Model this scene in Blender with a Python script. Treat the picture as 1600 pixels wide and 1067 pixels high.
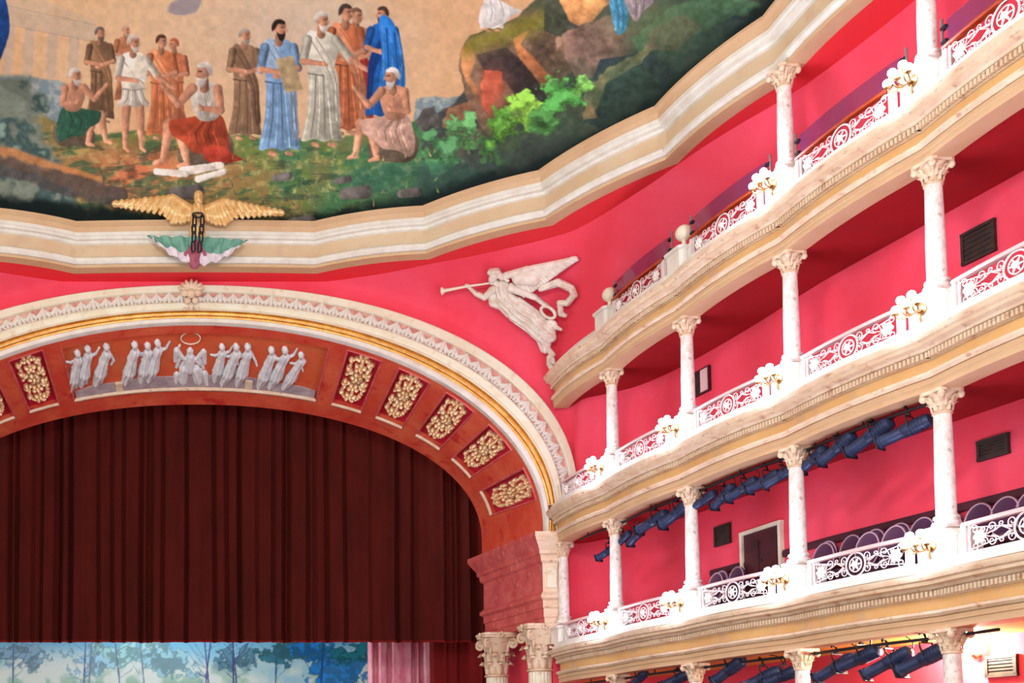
import bpy, bmesh, math, random
import numpy as np
from mathutils import Vector, Matrix

for o in list(bpy.data.objects):
    bpy.data.objects.remove(o)
random.seed(7)
rng = np.random.default_rng(7)
PI = math.pi
SC = bpy.context.scene
COL = SC.collection

# ------------------------------------------------------------------ camera
PITCH = math.radians(3.2686)
FPX, U0, V0, ZC = 1700.0, 305.0, 1086.49, 6.0
cd = bpy.data.cameras.new('camera')
cam = bpy.data.objects.new('camera', cd)
COL.objects.link(cam)
cam.location = (0, 0, ZC)
cam.rotation_euler = (PI / 2 + PITCH, 0, 0)
cd.sensor_width = 36.0
cd.lens = FPX * 36.0 / 1600.0
cd.shift_x = (800 - U0) / 1600.0
cd.shift_y = (V0 - 533.5) / 1600.0
cd.clip_end = 300
SC.camera = cam

# ------------------------------------------------------------------ world, exposure
w = bpy.data.worlds.new('world')
SC.world = w
w.use_nodes = True
bg = w.node_tree.nodes['Background']
bg.inputs[0].default_value = (1.0, 0.985, 0.97, 1)
bg.inputs[1].default_value = 0.62
SC.view_settings.view_transform = 'Standard'
SC.view_settings.look = 'None'
SC.view_settings.gamma = 1
SC.view_settings.use_curve_mapping = False
SC.view_settings.exposure = 1.55
LAMP_W = 34.0          # each balcony sconce


def point_light(name, loc, power, colr, size):
    l = bpy.data.lights.new(name, 'POINT')
    l.energy = power
    l.color = colr
    l.shadow_soft_size = size
    o = bpy.data.objects.new(name, l)
    o.location = loc
    COL.objects.link(o)
    return o


# added soft fill for the hall, unseen below the dome, no fixture built
point_light('hall_fill_light', (0, 7.5, 15.5), 1100, (1.0, 0.97, 0.94), 0.9)
# work light of the stage, above the backdrop
point_light('stage_light', (-1, 34.3, 13.5), 560, (0.9, 0.95, 1.0), 0.3)


# ------------------------------------------------------------------ helpers
def ray(u, v):
    a = (u - U0) / FPX
    b = (V0 - v) / FPX
    return Vector((a, math.cos(PITCH) - b * math.sin(PITCH), math.sin(PITCH) + b * math.cos(PITCH)))


EYE = Vector((0, 0, ZC))


def atY(u, v, Y):
    d = ray(u, v)
    return EYE + d * (Y / d.y)


def atZ(u, v, Z):
    d = ray(u, v)
    return EYE + d * ((Z - ZC) / d.z)


def onplane(u, v, p, n):
    d = ray(u, v)
    return EYE + d * ((p - EYE).dot(n) / d.dot(n))


def project(P):
    P = np.asarray(P, float)
    X, Y, Z = P[..., 0], P[..., 1], P[..., 2] - ZC
    d = Y * math.cos(PITCH) + Z * math.sin(PITCH)
    d = np.where(d < 0.5, 0.5, d)
    return U0 + FPX * X / d, V0 - FPX * (Z * math.cos(PITCH) - Y * math.sin(PITCH)) / d


def lin(c):
    return tuple(((x / 255) / 12.92 if x / 255 <= 0.04045 else ((x / 255 + 0.055) / 1.055) ** 2.4) for x in c)


MATS = {}


def mat(name, c, rough=0.6, c2=None, scale=3.0, bump=0.0, bscale=40.0, metal=0.0, c3=None, spec=0.4,
        stretch=(1, 1, 1), emit=None, estr=0.0, alpha=None, lo=0.4, hi=0.65, sheen=0.0):
    m = bpy.data.materials.new(name)
    m.use_nodes = True
    nt = m.node_tree
    b = nt.nodes['Principled BSDF']
    b.inputs['Roughness'].default_value = rough
    b.inputs['Metallic'].default_value = metal
    b.inputs['Specular IOR Level'].default_value = spec
    if sheen:
        b.inputs['Sheen Weight'].default_value = sheen
    col = lin(c) + (1,)
    b.inputs['Base Color'].default_value = col
    tc = nt.nodes.new('ShaderNodeTexCoord')
    mp = nt.nodes.new('ShaderNodeMapping')
    mp.inputs['Scale'].default_value = stretch
    nt.links.new(tc.outputs['Object'], mp.inputs[0])
    if c2:
        n = nt.nodes.new('ShaderNodeTexNoise')
        n.inputs['Scale'].default_value = scale
        n.inputs['Detail'].default_value = 6
        n.inputs['Roughness'].default_value = 0.65
        nt.links.new(mp.outputs[0], n.inputs['Vector'])
        r = nt.nodes.new('ShaderNodeValToRGB')
        r.color_ramp.elements[0].position = lo
        r.color_ramp.elements[0].color = col
        r.color_ramp.elements[1].position = hi
        r.color_ramp.elements[1].color = lin(c2) + (1,)
        nt.links.new(n.outputs['Fac'], r.inputs[0])
        out = r.outputs[0]
        if c3:
            n2 = nt.nodes.new('ShaderNodeTexNoise')
            n2.inputs['Scale'].default_value = scale * 2.7
            n2.inputs['Detail'].default_value = 8
            nt.links.new(mp.outputs[0], n2.inputs['Vector'])
            r2 = nt.nodes.new('ShaderNodeValToRGB')
            r2.color_ramp.elements[0].position = 0.58
            r2.color_ramp.elements[0].color = (0, 0, 0, 1)
            r2.color_ramp.elements[1].position = 0.72
            r2.color_ramp.elements[1].color = (1, 1, 1, 1)
            nt.links.new(n2.outputs['Fac'], r2.inputs[0])
            mx = nt.nodes.new('ShaderNodeMixRGB')
            nt.links.new(r2.outputs[0], mx.inputs[0])
            nt.links.new(out, mx.inputs[1])
            mx.inputs[2].default_value = lin(c3) + (1,)
            out = mx.outputs[0]
        nt.links.new(out, b.inputs['Base Color'])
    if bump:
        n3 = nt.nodes.new('ShaderNodeTexNoise')
        n3.inputs['Scale'].default_value = bscale
        n3.inputs['Detail'].default_value = 5
        nt.links.new(mp.outputs[0], n3.inputs['Vector'])
        bp = nt.nodes.new('ShaderNodeBump')
        bp.inputs['Strength'].default_value = bump
        bp.inputs['Distance'].default_value = 0.02
        nt.links.new(n3.outputs['Fac'], bp.inputs['Height'])
        nt.links.new(bp.outputs[0], b.inputs['Normal'])
    if emit:
        b.inputs['Emission Color'].default_value = lin(emit) + (1,)
        b.inputs['Emission Strength'].default_value = estr
    if alpha is not None:
        b.inputs['Alpha'].default_value = alpha
    MATS[name] = m
    return m


mat('red_wall', (228, 68, 88), 0.75, (233, 82, 106), 0.5, bump=0.05, bscale=25, spec=0.15)
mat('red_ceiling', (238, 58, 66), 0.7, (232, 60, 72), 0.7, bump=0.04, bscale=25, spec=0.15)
mat('red_ceiling_shaded', (164, 31, 37), 0.7, (148, 32, 38), 0.7, bump=0.04, bscale=25, spec=0.15)  # red ceiling paint darkened: shade under the balcony tiers put into the colour
mat('walnut_red', (204, 72, 54), 0.55, (218, 106, 74), 0.9, c3=(192, 48, 44), bump=0.06, bscale=9, spec=0.3, stretch=(1, 1, 1))
mat('walnut_side', (210, 104, 100), 0.55, (188, 80, 82), 2.2, c3=(216, 130, 116), bump=0.08, bscale=9, spec=0.3)
mat('cream', (228, 228, 208), 0.6, (222, 214, 188), 1.6, c3=(212, 196, 166), bump=0.12, bscale=14)
mat('cream_worn', (226, 208, 182), 0.6, (212, 184, 154), 2.2, c3=(184, 146, 120), bump=0.2, bscale=12, stretch=(1, 1, 2.2))
mat('ochre_light', (210, 190, 160), 0.6, (204, 178, 144), 0.8, c3=(198, 172, 144), bump=0.06, bscale=14)
mat('ochre', (222, 184, 126), 0.6, (214, 168, 110), 0.8, c3=(204, 168, 130), bump=0.06, bscale=14)
mat('peach', (208, 178, 140), 0.6, (200, 166, 128), 1.2, bump=0.05, bscale=14)
mat('white_paint', (228, 230, 222), 0.5, (216, 212, 202), 3.0, bump=0.06, bscale=20)
mat('marble', (240, 236, 230), 0.4, (206, 200, 194), 7.0, c3=(184, 172, 160), bump=0.06, bscale=30, stretch=(1, 1, .7))
mat('gold', (196, 134, 52), 0.35, (226, 172, 84), 4.0, metal=0.45, bump=0.1, bscale=30)
mat('gilt', (232, 190, 132), 0.36, (252, 232, 196), 7.0, metal=0.25, bump=0.15, bscale=50)
mat('gilt_pale', (236, 206, 150), 0.38, (212, 164, 96), 6.0, metal=0.3, bump=0.1, bscale=40)
mat('coffer_pink', (196, 28, 62), 0.6, (206, 40, 76), 2.0)
mat('ornament_bed', (196, 120, 116), 0.6, (222, 190, 170), 5.0)
mat('grisaille', (232, 236, 238), 0.6, (204, 212, 218), 6.0, bump=0.1, bscale=30)
mat('stone_ledge', (176, 164, 168), 0.6, (146, 132, 142), 3.0)
mat('frieze_red', (216, 92, 56), 0.55, (208, 108, 68), 1.0, c3=(216, 74, 48), bump=0.05)
mat('statue', (228, 222, 212), 0.55, (206, 190, 172), 5.0, bump=0.15, bscale=25)
mat('curtain', (75, 22, 18), 0.85, (62, 19, 15), 1.4, spec=0.08, stretch=(1, 1, .25))
mat('curtain_leg', (110, 22, 22), 0.85, (90, 18, 18), 1.4, spec=0.1, stretch=(1, 1, .25))
mat('pink_drape', (206, 110, 134), 0.8, (232, 170, 180), 2.5, spec=0.1, stretch=(1, 1, .3))
mat('iron_white', (228, 222, 222), 0.45)
mat('flower_white', (238, 236, 232), 0.5)
mat('wood_rail', (186, 74, 34), 0.4, (160, 54, 26), 5.0)
mat('rail_pink', (226, 190, 188), 0.5)
mat('glass_smoke', (86, 46, 92), 0.08, alpha=0.42, spec=0.6)
mat('steel', (150, 146, 150), 0.35, metal=0.8)
mat('lamp_body', (46, 60, 96), 0.45, (34, 44, 74), 6.0, metal=0.25, bump=0.05)
mat('lamp_black', (22, 22, 30), 0.5)
mat('lens_glass', (70, 90, 130), 0.1, metal=0.3)
mat('velvet', (78, 32, 76), 0.8, (64, 26, 62), 8.0, sheen=0.3)
mat('chair_wood', (70, 30, 40), 0.5)
mat('piping', (196, 164, 186), 0.5)
mat('bulb', (255, 250, 255), 0.4, emit=(236, 236, 255), estr=12)
mat('bulb_warm', (255, 246, 226), 0.4, emit=(255, 236, 200), estr=14)
mat('brass', (150, 110, 60), 0.35, metal=0.8)
mat('vent_dark', (44, 30, 30), 0.6, (56, 44, 34), 6.0)
mat('door_dark', (66, 28, 34), 0.5, (86, 34, 40), 3.0)
mat('flag_green', (120, 176, 160), 0.8, (88, 146, 132), 7.0, stretch=(1, 1, .5))
mat('flag_white', (232, 226, 234), 0.8, (206, 196, 212), 5.0)
mat('flag_red', (170, 96, 116), 0.8, (146, 70, 92), 5.0)
mat('chain_iron', (46, 48, 58), 0.4, metal=0.6)
mat('yellow_ceiling', (236, 196, 96), 0.6, (222, 176, 84), 1.0)
mat('floor_wood', (110, 60, 44), 0.6, (90, 46, 34), 2.0)
mat('dado', (74, 26, 40), 0.6, (60, 20, 34), 3.0)


class MB:
    def __init__(s):
        s.v, s.f = [], []

    def add(s, vs, fs):
        n = len(s.v)
        s.v += [tuple(p) for p in vs]
        s.f += [tuple(i + n for i in q) for q in fs]
        return s

    def box(s, c, h, rz=0.0, M=None):
        vs = []
        for dz in (-1, 1):
            for dx, dy in ((-1, -1), (1, -1), (1, 1), (-1, 1)):
                x, y = dx * h[0], dy * h[1]
                x, y = x * math.cos(rz) - y * math.sin(rz), x * math.sin(rz) + y * math.cos(rz)
                p = Vector((c[0] + x, c[1] + y, c[2] + dz * h[2]))
                vs.append(M @ p if M else p)
        return s.add(vs, [(3, 2, 1, 0), (4, 5, 6, 7), (0, 1, 5, 4), (1, 2, 6, 5), (2, 3, 7, 6), (3, 0, 4, 7)])

    def lathe(s, prof, n=16, c=(0, 0, 0), M=None, rot=0.0, cap=True):
        vs, fs = [], []
        for r, z in prof:
            for k in range(n):
                a = 2 * PI * k / n + rot
                p = Vector((c[0] + r * math.cos(a), c[1] + r * math.sin(a), c[2] + z))
                vs.append(M @ p if M else p)
        for i in range(len(prof) - 1):
            for k in range(n):
                fs.append((i * n + k, i * n + (k + 1) % n, (i + 1) * n + (k + 1) % n, (i + 1) * n + k))
        if cap:
            fs.append(tuple(range(n - 1, -1, -1)))
            fs.append(tuple((len(prof) - 1) * n + k for k in range(n)))
        return s.add(vs, fs)

    def ball(s, c, r, n=10, m=6, sc=(1, 1, 1), M=None):
        vs, fs = [], []
        for i in range(m + 1):
            a = -PI / 2 + PI * i / m
            rr, z = math.cos(a), math.sin(a)
            for k in range(n):
                b = 2 * PI * k / n
                p = Vector((rr * math.cos(b) * r * sc[0], rr * math.sin(b) * r * sc[1], z * r * sc[2]))
                if M:
                    p = M @ p
                vs.append(p + Vector(c))
        for i in range(m):
            for k in range(n):
                fs.append((i * n + k, i * n + (k + 1) % n, (i + 1) * n + (k + 1) % n, (i + 1) * n + k))
        return s.add(vs, fs)

    def tube(s, pts, r, n=5, closed=False):
        pts = [Vector(p) for p in pts]
        N = len(pts)
        vs, fs = [], []
        up = None
        for i in range(N):
            if closed:
                t = pts[(i + 1) % N] - pts[i - 1]
            else:
                t = pts[min(i + 1, N - 1)] - pts[max(i - 1, 0)]
            if t.length < 1e-9:
                t = Vector((0, 0, 1))
            t.normalize()
            if up is None:
                up = t.orthogonal().normalized()
            up = (up - t * up.dot(t))
            if up.length < 1e-6:
                up = t.orthogonal()
            up.normalize()
            sd = t.cross(up)
            rr = r[i] if isinstance(r, (list, tuple)) else r
            for k in range(n):
                a = 2 * PI * k / n
                vs.append(pts[i] + (up * math.cos(a) + sd * math.sin(a)) * rr)
        for i in range(N if closed else N - 1):
            j = (i + 1) % N
            for k in range(n):
                fs.append((i * n + k, i * n + (k + 1) % n, j * n + (k + 1) % n, j * n + k))
        if not closed:
            fs.append(tuple(range(n - 1, -1, -1)))
            fs.append(tuple((N - 1) * n + k for k in range(n)))
        return s.add(vs, fs)

    def grid(s, P, flip=False, closed_j=False):
        """P[i][j] points"""
        ni, nj = len(P), len(P[0])
        vs = [p for row in P for p in row]
        fs = []
        for i in range(ni - 1):
            for j in range(nj if closed_j else nj - 1):
                k = (j + 1) % nj
                q = (i * nj + j, i * nj + k, (i + 1) * nj + k, (i + 1) * nj + j)
                fs.append(q[::-1] if flip else q)
        return s.add(vs, fs)


ROOT = {}


def tag(o, label=None, cat=None, group=None, kind=None):
    if label:
        o['label'] = label
    if cat:
        o['category'] = cat
    if group:
        o['group'] = group
    if kind:
        o['kind'] = kind
    return o


def thing(name, label, cat, loc=(0, 0, 0), group=None, rz=0.0):
    o = bpy.data.objects.new(name, None)
    o.empty_display_size = 0.1
    COL.objects.link(o)
    o.location = loc
    o.rotation_euler = (0, 0, rz)
    ROOT[o.name] = Vector(loc)
    return tag(o, label, cat, group)


def mesh_from(name, mb, m, smooth=None, off=None):
    me = bpy.data.meshes.new(name)
    vs = mb.v
    if off is not None and off.length > 0:
        vs = [(p[0] - off.x, p[1] - off.y, p[2] - off.z) for p in vs]
    me.from_pydata([tuple(p) for p in vs], [], mb.f)
    me.validate()
    bm = bmesh.new()
    bm.from_mesh(me)
    bmesh.ops.recalc_face_normals(bm, faces=bm.faces)
    bm.to_mesh(me)
    bm.free()
    me.materials.append(MATS[m] if isinstance(m, str) else m)
    if smooth is not None:
        me.shade_smooth()
        if smooth < 180:
            me.set_sharp_from_angle(angle=math.radians(smooth))
    me.update()
    return me


def obj(name, mb, m, parent=None, smooth=35, local=False, kind=None, label=None):
    off = None
    if parent is not None and not local:
        r = parent
        while r.parent is not None:
            r = r.parent
        off = ROOT.get(r.name, Vector((0, 0, 0)))
    me = mesh_from(name, mb, m, smooth, off)
    o = bpy.data.objects.new(name, me)
    COL.objects.link(o)
    if parent is not None:
        o.parent = parent
    if kind:
        o['kind'] = kind
    if label:
        o['label'] = label
    return o


def dup(root, loc, rz=0.0, label=None, group=None):
    def cp(o, par):
        c = o.copy()
        COL.objects.link(c)
        c.parent = par
        for ch in o.children:
            cp(ch, c)
        return c
    r = cp(root, None)
    r.location = loc
    r.rotation_euler = (0, 0, rz)
    ROOT[r.name] = Vector(loc)
    if label:
        r['label'] = label
    if group:
        r['group'] = group
    return r


def catmull(P, n):
    """resample list of tuples with n points per span"""
    P = [np.array(p, float) for p in P]
    Q = [2 * P[0] - P[1]] + P + [2 * P[-1] - P[-2]]
    out = []
    for i in range(1, len(Q) - 2):
        a, b, c, d = Q[i - 1], Q[i], Q[i + 1], Q[i + 2]
        for k in range(n):
            t = k / n
            out.append(0.5 * (2 * b + (c - a) * t + (2 * a - 5 * b + 4 * c - d) * t * t + (3 * b - a - 3 * c + d) * t ** 3))
    out.append(P[-1])
    return out


def bays(cusps, sag, n=10):
    """plan polyline through cusps with arcs bulging to the hall (left of travel)"""
    out = []
    for i in range(len(cusps) - 1):
        a, b = Vector(cusps[i]), Vector(cusps[i + 1])
        d = b - a
        nr = Vector((d.y, -d.x)).normalized()
        for k in range(n):
            t = k / n
            out.append(a + d * t + nr * (sag * 4 * t * (1 - t)))
    out.append(Vector(cusps[-1]))
    return out


def normals(path, closed=False):
    N = len(path)
    res = []
    for i in range(N):
        def seg(a, b):
            d = b - a
            return Vector((d.y, -d.x)).normalized()
        if closed:
            n1, n2 = seg(path[i - 1], path[i]), seg(path[i], path[(i + 1) % N])
        else:
            n1 = seg(path[max(i - 1, 0)], path[max(i, 1)])
            n2 = seg(path[min(i, N - 2)], path[min(i + 1, N - 1)])
        m = n1 + n2
        m = m * (2.0 / max(m.length_squared, 0.5)) if m.length > 1e-6 else n1
        if m.length > 1.6:
            m = m.normalized() * 1.6
        res.append(m)
    return res


def sweep(mb, path, prof, closed=False, nrm=None):
    nrm = nrm or normals(path, closed)
    P = [[Vector((p.x + n.x * d, p.y + n.y * d, z)) for d, z in prof] for p, n in zip(path, nrm)]
    if closed:
        P.append(P[0])
    mb.grid(P)
    if not closed:
        k = len(prof)
        mb.add(P[0], [tuple(range(k))])
        mb.add(P[-1], [tuple(range(k - 1, -1, -1))])
    return mb


# ------------------------------------------------------------------ heightfield relief from capsules
def relief(caps, cell, k=1.0, back=0.25, hmax=None):
    """caps: (x0,y0,r0,x1,y1,r1[,ripple,freq]) in px; returns verts (x,y,h) and faces, front + back"""
    A = np.array([[c[0], c[1], c[2], c[3], c[4], c[5]] for c in caps], float)
    x0 = min((A[:, 0] - A[:, 2]).min(), (A[:, 3] - A[:, 5]).min()) - cell
    x1 = max((A[:, 0] + A[:, 2]).max(), (A[:, 3] + A[:, 5]).max()) + cell
    y0 = min((A[:, 1] - A[:, 2]).min(), (A[:, 4] - A[:, 5]).min()) - cell
    y1 = max((A[:, 1] + A[:, 2]).max(), (A[:, 4] + A[:, 5]).max()) + cell
    nx, ny = int((x1 - x0) / cell) + 2, int((y1 - y0) / cell) + 2
    gx, gy = np.meshgrid(x0 + np.arange(nx) * cell, y0 + np.arange(ny) * cell)
    H = np.full(gx.shape, -1.0)
    for c in caps:
        ax, ay, ra, bx, by, rb = c[:6]
        dx, dy = bx - ax, by - ay
        L2 = dx * dx + dy * dy + 1e-9
        t = np.clip(((gx - ax) * dx + (gy - ay) * dy) / L2, 0, 1)
        px, py = gx - ax - t * dx, gy - ay - t * dy
        d2 = px * px + py * py
        r = ra + (rb - ra) * t
        h2 = r * r - d2
        h = np.where(h2 > 0, np.sqrt(np.maximum(h2, 0)), np.maximum(h2 / (2 * np.maximum(r, .1)), -3))
        if len(c) > 6:
            L = math.sqrt(L2)
            s = (px * -dy + py * dx) / L
            h = np.where(h > 0, h * (1 + c[6] * np.sin(s * c[7] + t * 2.0)), h)
        lift = c[8] if len(c) > 8 else 0.0
        h = np.where(h > 0, h + lift, h)
        H = np.maximum(H, h)
    ins = H > 0
    cellin = ins[:-1, :-1] | ins[1:, :-1] | ins[:-1, 1:] | ins[1:, 1:]
    cellin &= (ins[:-1, :-1].astype(int) + ins[1:, :-1] + ins[:-1, 1:] + ins[1:, 1:]) >= 2
    use = np.zeros_like(ins)
    use[:-1, :-1] |= cellin
    use[1:, :-1] |= cellin
    use[:-1, 1:] |= cellin
    use[1:, 1:] |= cellin
    idx = -np.ones(ins.shape, int)
    idx[use] = np.arange(use.sum())
    hh = np.maximum(H, 0) * k
    if hmax:
        hh = np.minimum(hh, hmax)
    V = np.stack([gx[use], gy[use], hh[use]], 1)
    n = len(V)
    jj, ii = np.nonzero(cellin)
    F = np.stack([idx[jj, ii], idx[jj, ii + 1], idx[jj + 1, ii + 1], idx[jj + 1, ii]], 1)
    VB = V.copy()
    VB[:, 2] = -back * V[:, 2]
    FB = F[:, ::-1] + n
    return np.vstack([V, VB]), np.vstack([F, FB])


def relief_obj(name, caps, cell, mapf, m, parent=None, k=1.0, back=0.3, label=None):
    V, F = relief(caps, cell, k, back)
    mb = MB()
    mb.v = [tuple(mapf(x, y, h)) for x, y, h in V]
    mb.f = [tuple(int(i) for i in q) for q in F]
    return obj(name, mb, m, parent, smooth=180, label=label)


# ------------------------------------------------------------------ layout constants
ZG, P1, C1, P2, C2, P3, C3 = 7.90, 9.40, 11.50, 13.00, 15.03, 16.56, 18.47
CD, CC, CB, CA, CE = (9.455, 27.7), (9.74, 24.99), (10.14, 21.99), (10.684, 19.085), (11.22, 16.07)
CF, CG = (11.70, 13.07), (12.1, 10.07)
COLS = {'D': CD, 'C': CC, 'B': CB, 'A': CA, 'E': CE, 'F': CF, 'G': CG}
YP, YF = 27.9, 31.2


def sup(a, b, n, zs, ph):
    c, s = math.cos(ph), math.sin(ph)
    return (a * math.copysign(abs(c) ** (2 / n), c), zs + b * abs(s) ** (2 / n))


def intrados(ph):
    return sup(9.03, 5.32, 2.0, 12.0, ph)


def faredge(ph):
    return sup(8.30, 3.98, 2.1, 12.3, ph)


def extrados(ph):
    return sup(9.88, 5.47, 2.12, 12.85, ph)


# ------------------------------------------------------------------ walls
B = [(3.3, 27.9, 18.46), (4.8, 27.9, 18.1), (6.0, 27.9, 17.7), (6.9, 27.9, 17.27), (7.95, 27.9, 16.6), (8.5, 27.9, 16.0),
     (9.39, 27.9, 15.05), (9.75, 27.9, 14.1), (9.9, 27.9, 13.0), (10.3, 27.5, 13.2), (10.9, 26.2, 14.4), (11.4, 24.3, 15.2),
     (11.75, 22.2, 15.4), (11.96, 20.3, 15.4), (12.4, 18.2, 15.4), (12.81, 16.3, 15.4), (13.3, 13.3, 15.4), (13.6, 10, 15.4)]
T = [(3.3, 27.95), (4.9, 27.35), (5.9, 26.85), (6.9, 26.4), (7.9, 25.85), (8.6, 25.4), (9.0, 25.05), (9.35, 24.4), (9.6, 23.8),
     (9.8, 23.3), (9.95, 22.9), (10.3, 21.8), (10.7, 20.85), (11.3, 19.6), (11.75, 17.9), (12.0, 16.3), (12.4, 13.3), (12.7, 10)]
Bs = catmull(B, 6)
Ts = catmull(T, 6)
W = [Vector((p[0], p[1])) for p in Bs[8 * 6:]]          # plan line of the boxes' back wall


def wall_surface(side, last):
    mb = MB()
    P = []
    for b, t in list(zip(Bs, Ts))[:last]:
        row = []
        for i in range(15):
            h = i / 14
            e = h ** 1.6
            row.append(Vector((side * (b[0] + (t[0] - b[0]) * e), b[1] + (t[1] - b[1]) * e, b[2] + (C3 + .03 - b[2]) * h)))
        P.append(row)
    mb.grid(P)
    lo = [[Vector((side * b[0], b[1], b[2])), Vector((side * b[0], b[1], 0))] for b in Bs[8 * 6:last]]
    if len(lo) > 1:
        mb.grid(lo)
    return mb


def struct(name, mb, m, smooth=35):
    return tag(obj(name, mb, m, None, smooth), kind='structure')


wr = struct('wall_right', wall_surface(1, len(Bs)), 'red_wall', 180)
tag(wr, 'red plaster wall curving from the stage arch behind the balconies')
wl = struct('wall_left', wall_surface(-1, 10 * 6), 'red_wall', 180)
tag(wl, 'red plaster wall left of the stage arch')

# flat stage wall around the arch
mb = MB()
rows = []
NB = 96


def bound(ph):
    """outer border of the flat wall band at angle ph"""
    x, z = extrados(ph)
    ax = abs(x)
    if ax < 3.3:
        return x, C3 + .03
    bx = [p[0] for p in B[:9]]
    bz = [p[2] for p in B[:9]]
    d = np.array((x, z - 12.0))
    # walk outwards until the border line
    for k in range(60):
        q = 1 + k * 0.004
        X, Z = abs(d[0] * q), 12.0 + d[1] * q
        if X >= 9.9 or Z > np.interp(X, bx, bz):
            break
    g_ = 1.015
    X, Z = min(X * g_, 10.0), min(12 + (Z - 12) * g_, C3 + .03)
    return math.copysign(X, x), Z


for i in range(NB + 1):
    ph = PI * i / NB
    a = extrados(ph)
    b = bound(ph)
    rows.append([Vector((a[0] * .985, YP + .001, a[1] - .06)), Vector((b[0], YP + .001, b[1]))])
mb.grid(rows)
for s in (-1, 1):
    mb.add([(s * 9.2, YP, 0), (s * 10.0, YP, 0), (s * 10.0, YP, 13.2), (s * 9.2, YP, 13.2)], [(0, 1, 2, 3)])
sw = struct('wall_stage', mb, 'red_wall')
tag(sw, 'flat red wall band around the stage arch')

# ------------------------------------------------------------------ arch trim
ARC = [PI * i / 120 for i in range(121)]


def arcpt(ph, q, y):
    a, b = intrados(ph), extrados(ph)
    return Vector((a[0] + (b[0] - a[0]) * q, y, a[1] + (b[1] - a[1]) * q))


trim = thing('trim_1', 'cream and gilt moulded arch trim framing the stage opening', None, (0, YP, 12))
trim['kind'] = 'structure'


def archband(name, prof, m):
    mb = MB()
    P = []
    stilt = []
    phs = ARC
    def full(ph):
        return [arcpt(ph, q, YP - y) for q, y in prof]
    first, last = full(0.0), full(PI)
    P.append([Vector((p.x, p.y, 11.72)) for p in first])
    P += [full(ph) for ph in phs]
    P.append([Vector((p.x, p.y, 11.72)) for p in last])
    mb.grid(P)
    return obj(name, mb, m, trim, 40)


archband('outer_band', [(1.0, -.02), (1.0, .16), (.97, .2), (.82, .2), (.80, .17), (.80, .1)], 'cream')
archband('ornament_bed', [(.81, .1), (.52, .1)], 'ornament_bed')
archband('inner_band', [(.53, .1), (.52, .2), (.49, .23), (.46, .2), (.44, .2), (.36, .17), (.33, .2), (.31, .17)], 'cream')
archband('gilt_groove', [(.31, .17), (.28, .1), (.23, .09), (.22, .12), (.20, .12), (.19, .08), (.13, .06)], 'gold')
archband('gilt_fillet', [(.232, .085), (.23, .13), (.205, .13), (.203, .085)], 'gilt_pale')
archband('edge_fillet', [(.13, .06), (.13, .13), (.10, .16), (.02, .16), (0.0, .13), (0.0, -.25)], 'white_paint')

# leaf clusters along the ornament bed
leaf = MB()
for s, ln, wd, hh in ((0, .15, .055, .07), (.075, .12, .045, .06), (-.075, .12, .045, .06), (.12, .07, .03, .04), (-.12, .07, .03, .04)):
    M = Matrix.Rotation(-s * 5.5, 3, 'Y')
    leaf.ball((s, 0, -.01), 1, 8, 5, (wd, hh, ln), M)
leaf.ball((0, -.03, -.11), .045, 8, 5)
leaf.ball((.07, -.02, -.12), .035, 6, 4)
leaf.ball((-.07, -.02, -.12), .035, 6, 4)
leaf_me = mesh_from('leaf_cluster', leaf, 'white_paint', 180)
# arc-length spacing
pts = [arcpt(ph, .665, YP - .1) for ph in np.linspace(0, PI, 2001)]
acc = [0.0]
for i in range(1, len(pts)):
    acc.append(acc[-1] + (pts[i] - pts[i - 1]).length)
LT = acc[-1]
nleaf = int(LT / .33)
for i in range(nleaf):
    s = LT * (i + .5) / nleaf
    j = int(np.searchsorted(acc, s))
    p = pts[j]
    tgt = (pts[min(j + 1, 2000)] - pts[max(j - 1, 0)]).normalized()
    o = bpy.data.objects.new('leaf_cluster', leaf_me)
    COL.objects.link(o)
    o.parent = trim
    o.location = p - Vector((0, YP, 12)) + Vector((0, -.01, 0))
    up = Vector((-tgt.z, 0, tgt.x)) if True else tgt
    if up.dot(p - Vector((0, YP, 12.0))) < 0:
        up = -up
    o.rotation_euler = (0, math.atan2(up.x, up.z), 0)
    sc = 1.25 if i % 2 == 0 else 1.02
    o.scale = (sc, sc, sc)

# keystone ornament
ks = thing('keystone_ornament', 'cream carved shell keystone at the crown of the stage arch', 'ornament', (-.1, YP - .2, 17.95))
mb = MB()
for k in range(7):
    a = math.radians(-75 + 25 * k)
    M = Matrix.Rotation(a, 3, 'Y')
    mb.ball((-.1 + .2 * math.sin(a), YP - .25, 18.12 + .16 * math.cos(a)), 1, 8, 5, (.06, .08, .16), M)
obj('shell', mb, 'cream_worn', ks, 180)
mb = MB()
for k, (dx, dz, r) in enumerate([(0, -.02, .13), (-.17, .0, .1), (.17, .0, .1), (-.1, -.2, .09), (.1, -.2, .09), (0, -.36, .08), (-.17, -.42, .05), (.17, -.42, .05)]):
    mb.ball((-.1 + dx, YP - .27, 18.05 + dz), r, 10, 6, (1, .8, 1))
obj('scroll', mb, 'cream_worn', ks, 180)

# ------------------------------------------------------------------ arch soffit with coffers
def soff(ph, wq):
    a, b = intrados(ph), faredge(ph)
    return Vector((a[0] + (b[0] - a[0]) * wq, YP + .05 + (YF - YP - .05) * wq, a[1] + (b[1] - a[1]) * wq))


def soff_n(ph, wq):
    e = 1e-3
    t = soff(ph + e, wq) - soff(ph - e, wq)
    d = soff(ph, wq + e) - soff(ph, wq - e)
    n = t.cross(d).normalized()
    c = Vector((0, 29.5, 11.5)) - soff(ph, wq)
    return n if n.dot(c) > 0 else -n          # towards the opening


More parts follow.
